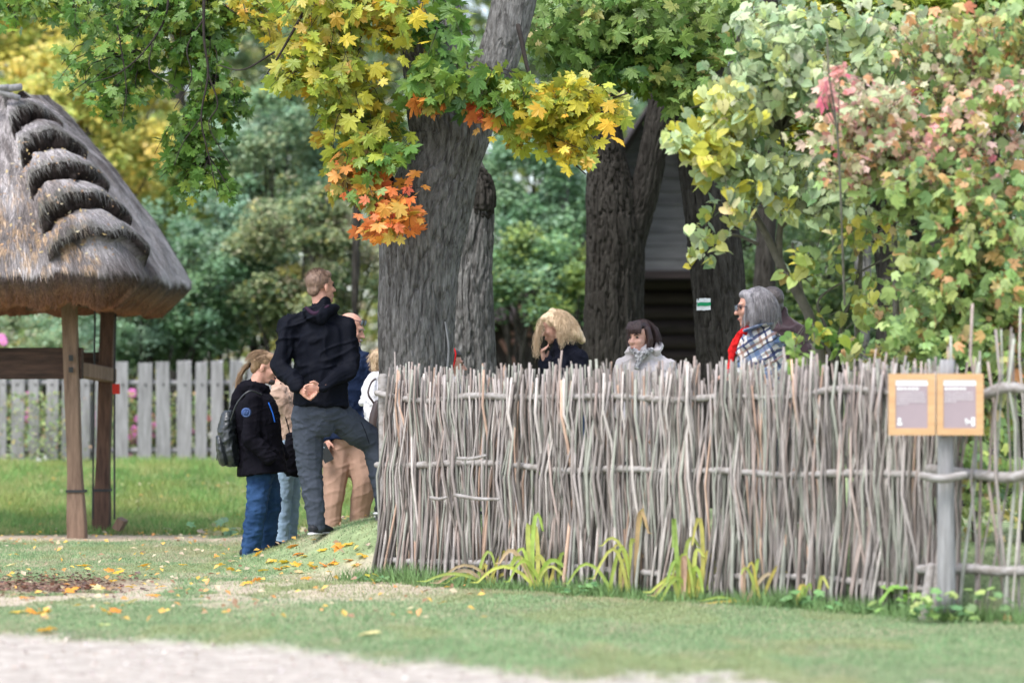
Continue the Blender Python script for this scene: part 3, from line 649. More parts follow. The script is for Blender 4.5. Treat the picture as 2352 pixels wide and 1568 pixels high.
def sprays(tree, specs, kind='maple', n_single=0, twig=.005, petiole=.07, name='twigs', m=None, facing=(0, -.6, .45), dens=1.5, ls=.8):
    """specs: (anchor xyD, centre xyD, rx, ry, depth, twigs, leaves per twig, leaf size, palette)"""
    Pl, Sl, Cl, tw = [], [], [], []; specs = [(a, c, rx, ry, dz, int(round(nt*dens)), nl, size*ls, pal) for (a, c, rx, ry, dz, nt, nl, size, pal) in specs]
    for (a, c, rx, ry, dz, nt, nl, size, pal) in specs:
        a = Q(*a)
        cols = palcols(pal, nt*nl)
        for k in range(nt):
            while True:
                u = rng.uniform(-1, 1, 2)
                if (u**2).sum() < 1: break
            e = Q(c[0]+u[0]*rx*1.12, c[1]+u[1]*ry*1.12, c[2]+rng.uniform(-dz, dz))
            mid = a.lerp(e, .55)+Vector(rng.normal(0, .06, 3))+Vector((0, 0, .10*(e-a).length*.6))
            pts = catmull([a, mid, e], 14); f = rng.uniform(.3, .5) if nl > 8 else .4
            if (e-a).length > 1.2: f = max(f, 1-.75/(e-a).length)
            ts = 1-(1-f)*rng.random(nl)**.9; ii = (ts*13).astype(int); pp = pts[ii]+rng.normal(0, .02, (nl, 3))
            off = rng.normal(0, 1, (nl, 3)); off[:, 2] -= .5; off /= np.linalg.norm(off, axis=1)[:, None]; lp = pp+off*petiole*rng.uniform(.6, 1.5, (nl, 1))
            Pl.append(lp); Sl.append(size*rng.uniform(.4, 1.15, nl)); base = cols[k*nl:(k+1)*nl]; base = base*.7+base[:1]*.3; Cl.append(base)
            tw.append(tube(pts[::2], list(np.linspace(twig, twig*.35, 7)), 4, 7, caps=False, smoothpath=False))
            for q in range(0, nl, 2): tw.append(tube([pp[q], lp[q]], [.0016, .0012], 3, 2, caps=False, smoothpath=False))
    P = np.vstack(Pl); S = np.concatenate(Sl); Cc = np.vstack(Cl)
    add_leaves(tree, kind, P, frames(len(P), facing, .62), S, Cc, n_single)
    o = part(name, merge(name, tw), m or twig_m, tree); o['kind'] = 'stuff'
GR = [(.11, .22, .04, 5), (.07, .16, .035, 4), (.17, .28, .045, 3), (.26, .33, .05, 1)]
GRL = [(.20, .31, .08, 4), (.13, .23, .055, 4), (.22, .31, .07, 3), (.36, .38, .1, 1), (.5, .38, .16, .4)]
YG = [(.30, .37, .05, 4), (.42, .42, .05, 4), (.19, .28, .04, 3), (.52, .40, .03, 2), (.58, .30, .04, 1)]
YE = [(.62, .52, .05, 4), (.46, .46, .05, 4), (.32, .38, .06, 3), (.66, .34, .02, 1.5)]
OR = [(.80, .24, .06, 4), (.80, .34, .06, 3), (.85, .16, .09, 1.5), (.35, .36, .06, 3), (.6, .36, .05, 1)]
D = 19.7
sprays(t1, [
    ((760, -40, 20.4), (740, 60, D), 130, 110, .5, 24, 10, .115, YG), ((800, 150, 20.3), (720, 170, D), 110, 90, .4, 22, 10, .115, YG),
    ((830, 200, 20.2), (800, 300, D), 110, 90, .35, 18, 9, .125, YG), ((850, 330, 20.1), (880, 350, D-.1), 60, 70, .3, 13, 9, .12, GR+YG[:2]),
    ((830, 380, 20.0), (815, 450, D-.2), 55, 50, .2, 11, 9, .12, OR+GRL[:1]), ((860, 430, 20.0), (890, 510, D-.2), 55, 38, .2, 10, 9, .12, OR),
    ((960, -30, 20.0), (1020, 60, D-.1), 90, 90, .3, 5, 7, .14, GR), ((1000, 60, 19.9), (1050, 170, D-.2), 75, 80, .3, 5, 8, .15, GR),
    ((990, 150, 19.9), (1000, 230, D-.3), 60, 40, .2, 8, 8, .17, GR+YG[:1]), ((990, 210, 19.8), (990, 250, D-.3), 25, 22, .1, 2, 5, .18, OR), ((1110, 200, 19.8), (1120, 275, D-.3), 32, 28, .1, 3, 5, .15, OR+GR[:1]),
    ((1110, 160, 19.8), (1150, 240, D-.3), 60, 60, .2, 7, 8, .15, GR+YG[:2]), ((900, 40, 20.2), (930, 90, D-.1), 50, 70, .3, 9, 8, .13, YE+YG),
    ((860, -40, 20.2), (840, 20, D), 90, 50, .4, 11, 10, .13, YG),
    ((1150, 230, 20), (1240, 300, D-.2), 80, 60, .3, 14, 10, .125, YG+YE[:2]), ((1220, 230, 20), (1360, 250, D-.3), 105, 48, .35, 26, 10, .12, YE),
    ((1240, 260, 20), (1340, 360, D-.3), 30, 48, .2, 9, 9, .12, YE), ((1250, 250, 20), (1290, 260, D-.3), 60, 40, .2, 10, 9, .12, YG),
], n_single=300)
for l in (((735, -40, 20.3, 5), (680, 60, 20, 3.5), (640, 130, 19.9, 2.5), (600, 190, 20, 1.5)), ((900, -60, 20.2, 7), (840, 60, 20.1, 5), (790, 160, 20, 3), (770, 230, 20, 2)), ((1190, 60, 20, 6), (1230, 200, 19.9, 4), (1330, 245, 19.6, 3), (1440, 215, 19.5, 2)),
          ((1200, 250, 19.9, 3), (1280, 340, 19.6, 2.5), (1345, 400, 19.5, 1.5)), ((776, 190, 20, 3), (800, 250, 19.8, 2.5), (880, 320, 19.7, 1.5))):
    part('branch', merge('branch', [tube([Q(*a[:3]) for a in l], [a[3]/F*20 for a in l], 7, 16)]), twig_m, t1)
# hanging green boughs at upper left belong to a maple standing out of frame
D = 22.3
th = thing('hanging_maple_tree', (-3.1, 23.5, Hs(-3.1, 23.5)), 'maple bough of small dark green leaves hanging at the upper left above the picket fence', 'tree')
wood_part('limb', [(Vector((-4.6, 24.5, 7.0)), .16), (Vector((-3.6, 23.4, 6.1)), .13), (Vector((-2.6, 22.4, 5.5)), .10), (Vector((-1.9, 22.0, 5.2)), .05)], bark_d, th, 60, 40, amp=.006)
br = (((470, -60, D, 7), (468, 80, D, 5.5), (478, 170, D, 4.5), (462, 270, D, 3.5), (480, 360, D, 2.5), (500, 450, D, 1.5)), ((388, -60, D, 5), (380, 40, D, 4.5), (330, 120, D, 3.5), (270, 170, D, 2.5), (210, 190, D, 1.5)),
      ((478, 170, D, 3.5), (500, 240, D, 3), (480, 290, D, 2.2), (530, 380, D, 1.6)), ((470, 40, D, 3.5), (430, 110, D, 3), (440, 180, D, 2.2), (400, 250, D, 1.6)), ((462, 270, D, 2.6), (420, 330, D, 2), (400, 380, D, 1.4)),
      ((350, 100, D, 3), (345, 160, D, 2.4), (400, 200, D, 1.6)), ((270, 60, D, 3), (290, 200, D, 2.2), (280, 280, D, 1.4)), ((860, -40, D-1.4, 6), (760, 60, D-1.3, 5), (640, 115, D-1, 4), (560, 160, D-.8, 3), (500, 150, D-.5, 2)))
for l in br: part('branch', merge('branch', [tube([Q(a[0], a[1], a[2]-.42) for a in l], [a[3]/F*D*.58 for a in l], 6, 24)]), twig_m, th)
GA = [(.10, .21, .035, 6), (.065, .15, .03, 4), (.16, .28, .045, 4), (.26, .34, .05, 1.5), (.45, .38, .04, .5)]
sprays(th, [
    ((388, -30, D), (330, 60, D), 170, 80, .5, 42, 12, .10, GA), ((330, 120, D), (240, 190, D), 110, 75, .4, 26, 12, .095, GA), ((470, 60, D), (440, 150, D), 90, 110, .4, 32, 12, .10, GA),
    ((478, 170, D), (500, 270, D), 75, 80, .4, 22, 12, .095, GA), ((462, 270, D), (420, 370, D), 85, 60, .35, 22, 12, .095, GA), ((480, 360, D), (470, 440, D), 75, 50, .35, 12, 12, .095, GA),
    ((290, 200, D), (260, 260, D), 50, 50, .3, 8, 10, .09, GA), ((470, -30, D), (540, 40, D), 110, 70, .4, 26, 11, .10, GA+YG[:2]), ((60, -40, D+.3), (60, 30, D+.3), 100, 60, .5, 20, 11, .10, GA+YG[:1]),
    ((180, -40, D), (190, 40, D), 80, 55, .5, 14, 11, .10, GA), ((560, -20, D), (620, 60, D-.4), 80, 60, .4, 12, 11, .10, YG)], n_single=260, twig=.006, petiole=.05, dens=1.15, ls=.8)
D = 21.6
sprays(t3, [
    ((1385, 60, 24), (1300, 60, D), 120, 75, .6, 34, 10, .135, GRL), ((1400, 60, 24), (1430, 50, D), 110, 75, .6, 34, 10, .135, GRL), ((1480, 60, 24), (1540, 50, D), 110, 75, .6, 30, 10, .13, GRL),
    ((1390, 120, 24), (1330, 150, D), 100, 60, .5, 24, 10, .135, GRL), ((1400, 100, 24), (1400, 170, D), 90, 60, .5, 20, 10, .135, GR), ((1520, 150, 24), (1560, 140, D), 100, 75, .5, 32, 10, .13, GRL),
    ((1530, 180, 24), (1590, 220, D), 60, 60, .4, 20, 10, .13, GRL), ((1600, 60, 24), (1660, 60, D), 90, 75, .5, 22, 10, .12, GRL), ((1500, 100, 24), (1480, 110, D), 50, 60, .5, 12, 10, .13, GR)], n_single=240)

# ------------------------------------------------------------------ shrubs at the right, behind the fence
PK = [(.74, .36, .33, 4), (.80, .54, .48, 4), (.60, .60, .36, 4), (.46, .52, .28, 3), (.72, .18, .26, .8), (.70, .38, .16, 1.5)]
GV = [(.28, .42, .13, 4), (.40, .51, .18, 4), (.18, .31, .13, 3), (.38, .40, .1, 2), (.55, .33, .15, 1)]
HG = [(.50, .60, .34, 5), (.38, .50, .28, 4), (.56, .62, .22, 3), (.14, .23, .10, 2.5), (.46, .50, .34, 2)]
HY_ = [(.60, .55, .08, 5), (.42, .46, .09, 3), (.62, .52, .25, 1)]
lil = thing('heart_leaved_shrub', (Q(1960, 930, 17.9).x, 17.9, .1), 'tall shrub with pale heart shaped leaves and bare diagonal grey stems', 'shrub')
def stems(par, D, ls, m=bark_s, name='stem'):
    for l in ls: part(name, merge(name, [tube([Q(a[0], a[1], D+(a[3] if len(a) > 3 else 0)) for a in l], [a[2]/F*D for a in l], 8, 24)]), m, par)
stems(lil, 17.9, [((1940, 1250, 14), (1900, 900, 13), (1860, 730, 12), (1800, 620, 11), (1760, 540, 9), (1710, 460, 7), (1640, 400, 4)), ((1790, 610, 9), (1790, 540, 8), (1805, 440, 6), (1795, 300, 4)), ((1795, 520, 6), (1840, 480, 5), (1900, 440, 3.5), (1960, 420, 2)),
                  ((1770, 560, 5), (1720, 470, 4), (1700, 380, 3), (1690, 300, 2)), ((1940, 1250, 7), (1920, 870, 6), (1850, 700, 5), (1820, 560, 3)), ((1975, 1250, 7), (1968, 900, 6.5), (1972, 700, 6), (1985, 480, 4), (2000, 300, 2.5)),
                  ((1900, 1250, 5), (1925, 800, 4.5), (1960, 680, 4), (1990, 560, 3), (2080, 500, 2)), ((1740, 560, 4), (1680, 540, 3), (1620, 570, 2)), ((2000, 1250, 9), (2020, 880, 8), (2060, 760, 6), (2110, 680, 5), (2150, 600, 3)), ((1900, 760, 4), (1880, 690, 3), (1950, 640, 2.5), (2020, 600, 2))])
sprays(lil, [
    ((1795, 300, 17.9), (1760, 150, 17.5), 140, 100, .5, 44, 10, .085, HG), ((1795, 300, 17.9), (1880, 140, 17.6), 150, 105, .5, 46, 10, .085, HG), ((1990, 300, 17.9), (2000, 120, 17.6), 120, 90, .5, 26, 10, .085, HG),
    ((1700, 380, 17.9), (1660, 250, 17.5), 90, 70, .4, 24, 9, .085, HG[:3]+HY_), ((1700, 400, 17.9), (1720, 380, 17.6), 110, 70, .4, 30, 9, .085, HG), ((1640, 400, 17.9), (1580, 300, 17.4), 70, 35, .3, 12, 8, .09, HG[:3]+HY_),
    ((1650, 400, 17.9), (1640, 340, 17.4), 60, 40, .3, 12, 8, .09, HY_), ((1720, 470, 17.9), (1650, 470, 17.5), 55, 40, .3, 5, 7, .08, HY_+HG), ((1620, 560, 17.9), (1640, 560, 17.5), 50, 45, .3, 6, 7, .075, HY_+HG),
    ((1840, 480, 17.9), (1880, 420, 17.6), 120, 80, .4, 26, 9, .08, HG), ((1900, 450, 17.9), (1940, 470, 17.6), 90, 60, .4, 12, 8, .08, HG), ((1925, 800, 17.9), (1900, 780, 17.3), 70, 45, .3, 5, 7, .08, GR+HY_[:1]), ((1860, 730, 17.9), (1850, 870, 16.2), 40, 30, .2, 3, 6, .085, GRL), ((1690, 100, 17.9), (1840, 40, 17.6), 150, 50, .4, 20, 9, .085, HG), ((1990, 200, 17.9), (2000, 30, 17.6), 130, 50, .4, 16, 9, .085, HG+GV[:1]),
    ((1850, 640, 17.9), (1860, 600, 17.5), 90, 60, .5, 6, 7, .085, GV+HY_), ((1985, 520, 17.9), (2020, 570, 17.5), 100, 60, .5, 9, 7, .085, GV+HY_[:1]), ((1960, 700, 17.9), (1980, 690, 17.4), 90, 60, .5, 7, 7, .085, GV+HY_), ((2040, 740, 17.9), (2070, 700, 17.4), 80, 60, .5, 8, 7, .085, GV+PK[3:4]), ((1940, 850, 17.9), (1960, 800, 17.3), 80, 30, .4, 5, 7, .085, GV), ((1720, 470, 17.9), (1770, 470, 17.5), 70, 60, .4, 6, 7, .085, HG+HY_)],
    kind='heart', n_single=290, dens=1.35, ls=.86, twig=.004, petiole=.03, m=bark_s)
vib = thing('pink_leaved_shrub', (Q(2080, 930, 16.8).x, 17.4, .05), 'shrub turning pink and salmon above the pale heart leaved shrub', 'shrub')
stems(vib, 17.2, [((2080, 1250, 9), (2060, 800, 8), (2050, 500, 6), (2000, 300, 4)), ((2100, 1250, 8), (2130, 760, 7), (2160, 500, 5), (2180, 250, 3)), ((1940, 700, 2.5, -.6), (1925, 330, 2.5, -.9), (1905, 180, 2.2, -1), (1900, 90, 1.5, -1))], bark_s)
sprays(vib, [((2000, 300, 17.2), (1950, 310, 16.7), 150, 80, .4, 34, 10, .058, PK+GV[:1]), ((2000, 300, 17.2), (1990, 215, 16.7), 140, 60, .4, 26, 10, .056, PK+HG[:1]), ((2050, 400, 17.2), (2060, 330, 16.8), 110, 90, .4, 36, 10, .06, PK+GV),
             ((2180, 250, 17.2), (2100, 60, 17.2), 120, 70, .4, 24, 10, .06, PK[1:]+GV), ((2050, 450, 17.2), (1960, 390, 16.8), 90, 50, .4, 20, 9, .06, PK+GV[:2]), ((2180, 250, 17.2), (2220, 150, 16.9), 130, 90, .4, 34, 10, .06, PK[1:]+GV),
             ((2160, 400, 17.2), (2230, 330, 16.8), 130, 90, .4, 36, 10, .056, PK+GV[:1]), ((1925, 300, 16.4), (1925, 180, 16.2), 40, 70, .1, 3, 5, .085, [PK[0], PK[4]]), ((2160, 400, 17), (2200, 420, 16.6), 120, 60, .4, 24, 10, .06, PK+GV)],
       kind='lobed', n_single=290, dens=1.45, ls=.95, twig=.004, petiole=.03, m=bark_s)
gue = thing('guelder_shrub', (Q(2290, 930, 16.4).x, 16.9, .05), 'dense green and orange lobed leaf shrub filling the right edge behind the sign', 'shrub')
stems(gue, 16.9, [((2360, 1250, 14), (2350, 900, 13), (2310, 700, 10), (2290, 450, 7), (2300, 200, 4)), ((2240, 1250, 8), (2230, 850, 7), (2200, 600, 5), (2180, 420, 3)), ((2200, 1250, 5), (2150, 800, 4), (2090, 700, 3))], bark_s)
AU = GV+[(.68, .33, .14, 1.6), (.6, .22, .14, .8)]
sprays(gue, [((2290, 450, 16.9), (2250, 480, 16.5), 130, 90, .5, 44, 10, .075, AU), ((2290, 300, 16.9), (2280, 250, 16.6), 110, 120, .5, 34, 10, .07, AU+PK[:2]), ((2300, 200, 16.9), (2270, 60, 16.8), 130, 80, .5, 34, 10, .07, AU), ((2310, 650, 16.9), (2270, 620, 16.5), 130, 90, .5, 50, 10, .075, AU),
             ((2230, 800, 16.9), (2190, 730, 16.6), 120, 80, .5, 36, 10, .075, GV), ((2310, 750, 16.9), (2290, 790, 16.6), 100, 90, .5, 34, 10, .075, AU), ((2180, 450, 16.9), (2090, 480, 16.6), 110, 60, .4, 26, 9, .09, GV), ((2200, 600, 16.9), (2100, 620, 16.7), 100, 80, .4, 26, 9, .08, GV),
             ((2150, 800, 16.9), (2080, 780, 16.7), 90, 60, .4, 14, 9, .075, GV), ((2230, 900, 16.9), (2260, 1000, 16.6), 110, 90, .4, 24, 9, .075, GV), ((2240, 1100, 16.9), (2280, 1150, 16.6), 100, 110, .4, 22, 9, .07, GV)],
       kind='lobed', n_single=290, dens=1.45, ls=.95, twig=.004, petiole=.035, m=bark_s)

# ------------------------------------------------------------------ foliage further back
def bush(name, label, cat, x, y, rx, ry, D, dr, n, size, pal, stems_=True, clump=.3, facing=(0, -.35, .75), group=None, trunk=None):
    base = Q(x, y+ry, D); t = thing(name, (base.x, D, Hs(base.x, D)), label, cat, group)
    RX, RY = rx/F*D, ry/F*D; c0 = Q(x, y, D); K = max(40, int(RX*RY*dr*110)); clump = clump*.52
    u = rng.normal(0, 1, (K, 3)); u /= np.linalg.norm(u, axis=1)[:, None]; u *= rng.uniform(.35, 1, (K, 1))**.6*(.85+.35*vnoise(u[:, :1]*2+x, u[:, 1:2]*2, u[:, 2:]*2))
    cc = np.array(c0)+u*np.array([RX, dr, RY]); cr = clump*rng.uniform(.6, 1.3, K)
    k = rng.integers(0, K, n); v = rng.normal(0, 1, (n, 3)); v /= np.linalg.norm(v, axis=1)[:, None]; v[:, 2] = np.where(rng.random(n) < .6, np.abs(v[:, 2]), v[:, 2])
    P = cc[k]+v*(cr[k]*rng.uniform(.2, 1.5, n))[:, None]*np.array([1.2, 1.1, 1.0]); P[:, 2] = np.maximum(P[:, 2], H(P[:, 0], P[:, 1])+.05)
    pc = palcols(pal, K, .25); lc = palcols(pal, n, .2); col = np.minimum((pc[k]*.5+lc*.5)*1.2, .85)
    Fm = frames(n, facing, .4, .3); V, Fa, c = leaf_cloud('small', P, Fm, size*rng.uniform(.6, 1.3, n), col)
    o = part('crown', np_mesh('crown', V, Fa, c), leaf_mass, t); o['kind'] = 'stuff'
    g = []; zb = Hs(base.x, D)
    if trunk: g.append(tube([(base.x, D, zb-.1), (base.x+.1, D, (zb+c0.z)/2), tuple(c0)], [trunk, trunk*.85, trunk*.5], 9, 12))
    for q in rng.choice(K, min(K, 16 if stems_ else 6), False):
        e = cc[q]; s0 = np.array([base.x+rng.normal(0, .2), D+rng.normal(0, .15), zb-.05]) if not trunk else np.array([base.x+.08, D, zb+(c0.z-zb)*rng.uniform(.4, .9)])
        g.append(tube([s0, (s0+e)/2+rng.normal(0, .1, 3), e], [.03, .02, .008], 6, 8))
    part('stems', merge('stems', g), bark_d, t); return t
TEAL = [(.17, .30, .17, 5), (.27, .39, .28, 3), (.10, .19, .08, 4), (.22, .33, .16, 1)]
OLV = [(.22, .27, .13, 4), (.28, .30, .15, 3), (.12, .17, .07, 3), (.45, .36, .26, 1.2), (.48, .42, .08, 1)]
YEL = [(.68, .54, .12, 4), (.52, .47, .12, 3), (.32, .38, .10, 4), (.62, .42, .12, .8)]
YGR = [(.3, .36, .07, 4), (.18, .26, .06, 4), (.5, .44, .08, 3), (.1, .16, .05, 2)]
DKG = [(.07, .13, .05, 4), (.11, .18, .06, 3), (.04, .08, .035, 3)]
bush('dogwood_shrub', 'blue green leafy shrub behind the picket fence below the hanging bough', 'shrub', 470, 640, 190, 190, 35.5, 1.0, 26000, .062, TEAL+DKG[:1])
bush('dogwood_shrub', 'tall blue green shrub between the hanging bough and the large maple', 'shrub', 640, 400, 170, 180, 36.5, 1.0, 24000, .062, TEAL+OLV[:2])
bush('olive_shrub', 'olive green shrub with tan seed heads behind the standing man', 'shrub', 690, 610, 170, 190, 34.8, .9, 26000, .055, OLV+DKG[:1])
bush('dark_shrub', 'dark green shrub low behind the picket fence beside the shelter posts', 'shrub', 330, 740, 170, 90, 35.0, .9, 14000, .06, TEAL[:3]+DKG)
bush('low_shrub', 'green and yellow low shrub behind the pickets at the left edge', 'shrub', 60, 800, 190, 75, 36.5, .9, 10000, .06, OLV+TEAL)
bush('yellow_tree', 'bright yellow leafed tree behind the thatched roof', 'tree', 200, 300, 210, 200, 40, 1.4, 26000, .085, YEL+YGR[:1], trunk=.12)
bush('yellow_green_tree', 'yellow green tree behind the top of the hanging bough', 'tree', 130, 60, 260, 190, 46, 1.8, 26000, .095, YGR+YEL[:2], trunk=.15)
bush('yellow_green_tree', 'green and yellow tree low behind the thatched roof edge', 'tree', 400, 420, 150, 160, 43, 1.2, 14000, .085, YGR, trunk=.12)
bush('teal_shrub', 'blue green shrub filling the gap right of the large maple', 'shrub', 1235, 450, 120, 200, 34.5, .9, 24000, .058, TEAL)
bush('green_shrub', 'yellow green shrub low in the gap right of the large maple', 'shrub', 1230, 650, 175, 105, 33.5, 1.0, 18000, .055, GV[2:3]+TEAL[:1]+DKG+YGR[:1])
bush('grey_tree', 'grey green hazy tree behind the forked maple', 'tree', 1260, 180, 180, 200, 48, 1.8, 18000, .09, OLV+TEAL[:2], trunk=.14)
bush('grey_tree', 'pale olive tree high behind the left limb of the large maple', 'tree', 700, 120, 260, 240, 50, 1.8, 24000, .1, OLV+TEAL[:1], trunk=.15)
bush('conifer_tree', 'dark evergreen mass behind the woman with grey hair', 'tree', 1900, 640, 230, 220, 36, 1.4, 30000, .06, DKG+[(.25, .32, .06, 1.6)], trunk=.15)
bush('light_tree', 'yellow and blue green tree behind the forked trunk', 'tree', 1500, 230, 130, 200, 52, 1.5, 12000, .1, YGR+TEAL, trunk=.12)
bush('back_tree', 'green tree behind the pink leaved shrub', 'tree', 2010, 190, 260, 230, 23.8, .9, 26000, .075, GRL+YE[:1], trunk=.1)
bush('back_tree', 'golden green tree at the upper right corner', 'tree', 2240, 60, 260, 190, 24, 1.2, 22000, .075, GRL+YG[:3], trunk=.15)
bush('back_shrub', 'green shrub behind the open stick fence', 'shrub', 2240, 900, 200, 260, 24, 1.0, 16000, .065, GV+DKG)
ORD = ['first', 'second', 'third', 'fourth', 'fifth', 'sixth', 'seventh', 'eighth', 'ninth', 'tenth', 'eleventh', 'twelfth', 'thirteenth', 'fourteenth', 'fifteenth', 'sixteenth', 'seventeenth', 'eighteenth', 'nineteenth', 'twentieth']
# far wood that reads as one mass
def wood():
    n = 170000; x = rng.uniform(-22, 22, n); y = rng.uniform(62, 74, n); z = rng.uniform(0, 16, n)
    keep = fbm(x*.35, y*.3, z*.35, 4, 70) > .36+.003*z; x, y, z = x[keep], y[keep], z[keep]; n = len(x)
    P = np.stack([x, y, z+.2], -1); w = fbm(x*.12, y*.1, z*.12, 2, 71)[:, None]
    a, b = palcols(DKG+YGR[:2], n), palcols(YGR+OLV, n); col = np.where(w > .5, b, a)
    V, Fa, c = leaf_cloud('small', P, frames(n, (0, -.4, .6), .5, .3), rng.uniform(.14, .3, n), col)
    o = part('far_wood', np_mesh('far_wood', V, Fa, c), leaf_mass); tag(o, 'far mixed wood closing the view behind the trees', 'wood', None, 'stuff')
    for i in range(9):
        X = -16+i*4.1+random.uniform(-1, 1); t = thing('far_tree', (X, 60, Hs(X, 60)), ORD[i]+' of the distant dark trunks from the left in front of the far wood', 'tree', 'distant trunks of the far wood')
        part('trunk', merge('trunk', [tube([(X, 60, .3), (X+.2, 60, 7), (X+.5, 60, 15)], [.26, .2, .12], 10, 8)]), bark_d, t)
wood()
# ------------------------------------------------------------------ log building behind the trunks
LB = 38.0
lb = thing('log_building', Q(1500, 900, LB), 'dark log building with a grey board gable behind the forked maple', 'building')
grey_b = M('grey_boards', (.12, .12, .122), (.06, .06, .062), scale=4, stretch=(.5, 5, 5), rough=.9, bump=.3); dark_l = M('dark_logs', (.045, .033, .032), (.02, .016, .016), scale=4, stretch=(.5, 5, 5), rough=.9)
for i in range(11):
    y = 612-i*31; hw = 230-i*17; a, b = Q(1500-hw, y, LB-.9+i*.03), Q(1500+hw, y, LB-.9+i*.03)
    me = merge('board', [box((a+b)/2, (b.x-a.x, .05, 29/F*LB), Matrix.Rotation(-.16, 3, 'X'))], False); part('board', me, grey_b, lb)
for i in range(9):
    y = 650+i*34; a, b = Q(1180, y, LB), Q(1760, y, LB)
    part('log', merge('log', [tube([a, b], [.098, .098], 10, 3)]), dark_l, lb)
part('inner_wall', merge('inner_wall', [box(Q(1500, 760, LB+.15), (3.6, .06, 2.2))], False), dark_l, lb)
part('eave_beam', merge('eave_beam', [box(Q(1500, 630, LB-.9), (2.9, .12, .10))], False), dark_l, lb)
for sx in (-1, 1):
    a, b = Q(1500+sx*260, 640, LB-.95), Q(1500+sx*10, 250, LB-.95)
    part('roof_slope', merge('roof_slope', [tube([a, b], [(.05, .9), (.05, .9)], 4, 2, ref=(sx*.55, 0, .83), caps=False, smoothpath=False)], False), dark_l, lb)
sh = thing('timber_shed', Q(1190, 900, 36), 'dark open timber shed with crossed brown braces left of the blonde woman', 'shed')
part('back_wall', merge('back_wall', [box(Q(1200, 800, 36.5), (1.15, .08, .75))], False), dark_l, sh)
red = M('reddish_brace', (.2, .11, .085), (.12, .07, .055), rough=.9)
for l in (((1194, 830), (1194, 700)), ((1175, 730), (1218, 800)), ((1172, 790), (1222, 745)), ((1150, 780), (1185, 840)), ((1172, 765), (1225, 768))):
    a, b = Q(*l[0], 36), Q(*l[1], 36); part('brace', merge('brace', [tube([a, b], [.03, .03], 4, 2, caps=False, smoothpath=False)], False), red, sh)
part('roof', merge('roof', [box(Q(1195, 722, 36.2), (1.35, .8, .05), Matrix.Rotation(.25, 3, 'X'))], False), dark_l, sh)
# ------------------------------------------------------------------ people
skin = M('skin', (.56, .31, .235), (.47, .24, .175), scale=30, rough=.55, spec=.35, detail=3)
skin_p = M('skin_pale', (.62, .37, .29), (.53, .28, .21), scale=30, rough=.55, spec=.35, detail=3)
def cloth(name, col, col2=None, rough=.8, bump=.25, sc=12, st=(1, 1, 1), **k):
    k.setdefault('spec', .1); return M(name, col, col2 or tuple(c*.75 for c in col), scale=sc, stretch=st, rough=rough, bump=bump*.35, bscale=90, detail=6, **k)
blk = cloth('black_shell', (.0045, .0055, .010), rough=.7, spec=.07); blk2 = cloth('black_softshell', (.006, .0055, .009), rough=.8, spec=.06); navy = cloth('navy_jacket', (.012, .022, .055), rough=.7)
greyp = cloth('slate_trousers', (.055, .065, .085), rough=.8); jean = cloth('blue_denim', (.035, .08, .18), (.010, .028, .075), sc=5, rough=.85); jean2 = cloth('light_denim', (.27, .36, .47), (.2, .28, .38), sc=8, rough=.85); jeand = cloth('dark_denim', (.015, .03, .07), rough=.85)
beige = cloth('beige_trousers', (.45, .29, .22), (.38, .24, .18), rough=.9); tan = cloth('tan_jacket', (.46, .33, .26), (.38, .26, .2), rough=.6); whitec = cloth('white_jacket', (.74, .73, .75), (.66, .65, .68), rough=.8)
coatg = cloth('pale_grey_coat', (.52, .48, .485), (.45, .415, .42), rough=.6); coatb = cloth('black_coat', (.009, .01, .018), rough=.85); brownc = cloth('dark_brown_fleece', (.045, .028, .033), (.032, .02, .024), rough=.95, sheen=.2)
redc = cloth('red_scarf', (.62, .02, .02), (.45, .012, .015), rough=.85); leather = cloth('black_leather', (.018, .022, .025), rough=.35, spec=.6); brl = cloth('brown_leather', (.07, .045, .042), rough=.4, spec=.5)
shoe_m = M('dark_shoe', (.02, .022, .028), rough=.6); sole_m = M('white_sole', (.6, .6, .6), rough=.7); lip_m = M('lips', (.42, .14, .12), (.36, .11, .1), rough=.5); eye_m = M('eye', (.02, .015, .013), (.01, .01, .01), rough=.2, spec=.6); glass_m = M('spectacle_frame', (.012, .012, .03), rough=.3)
lens_m = M('spectacle_lens', (.25, .3, .36), (.22, .26, .3), rough=.1, spec=.8)
def hairm(n, c, c2): return M(n, c, c2, scale=60, stretch=(1, 1, .12), rough=.45, spec=.45, bump=.5, bscale=120)
h_fair = hairm('short_fair_hair', (.26, .17, .12), (.13, .08, .06)); h_pony = hairm('dark_blond_hair', (.34, .22, .12), (.17, .1, .055)); h_blond = hairm('blonde_hair', (.86, .66, .44), (.50, .34, .20))
h_brun = hairm('brunette_hair', (.045, .018, .018), (.016, .008, .008)); h_grey = hairm('grey_hair', (.36, .34, .36), (.13, .12, .13)); h_dark = hairm('dark_grey_hair', (.07, .055, .055), (.03, .025, .025)); h_white = hairm('grey_beard', (.5, .45, .42), (.3, .26, .24))
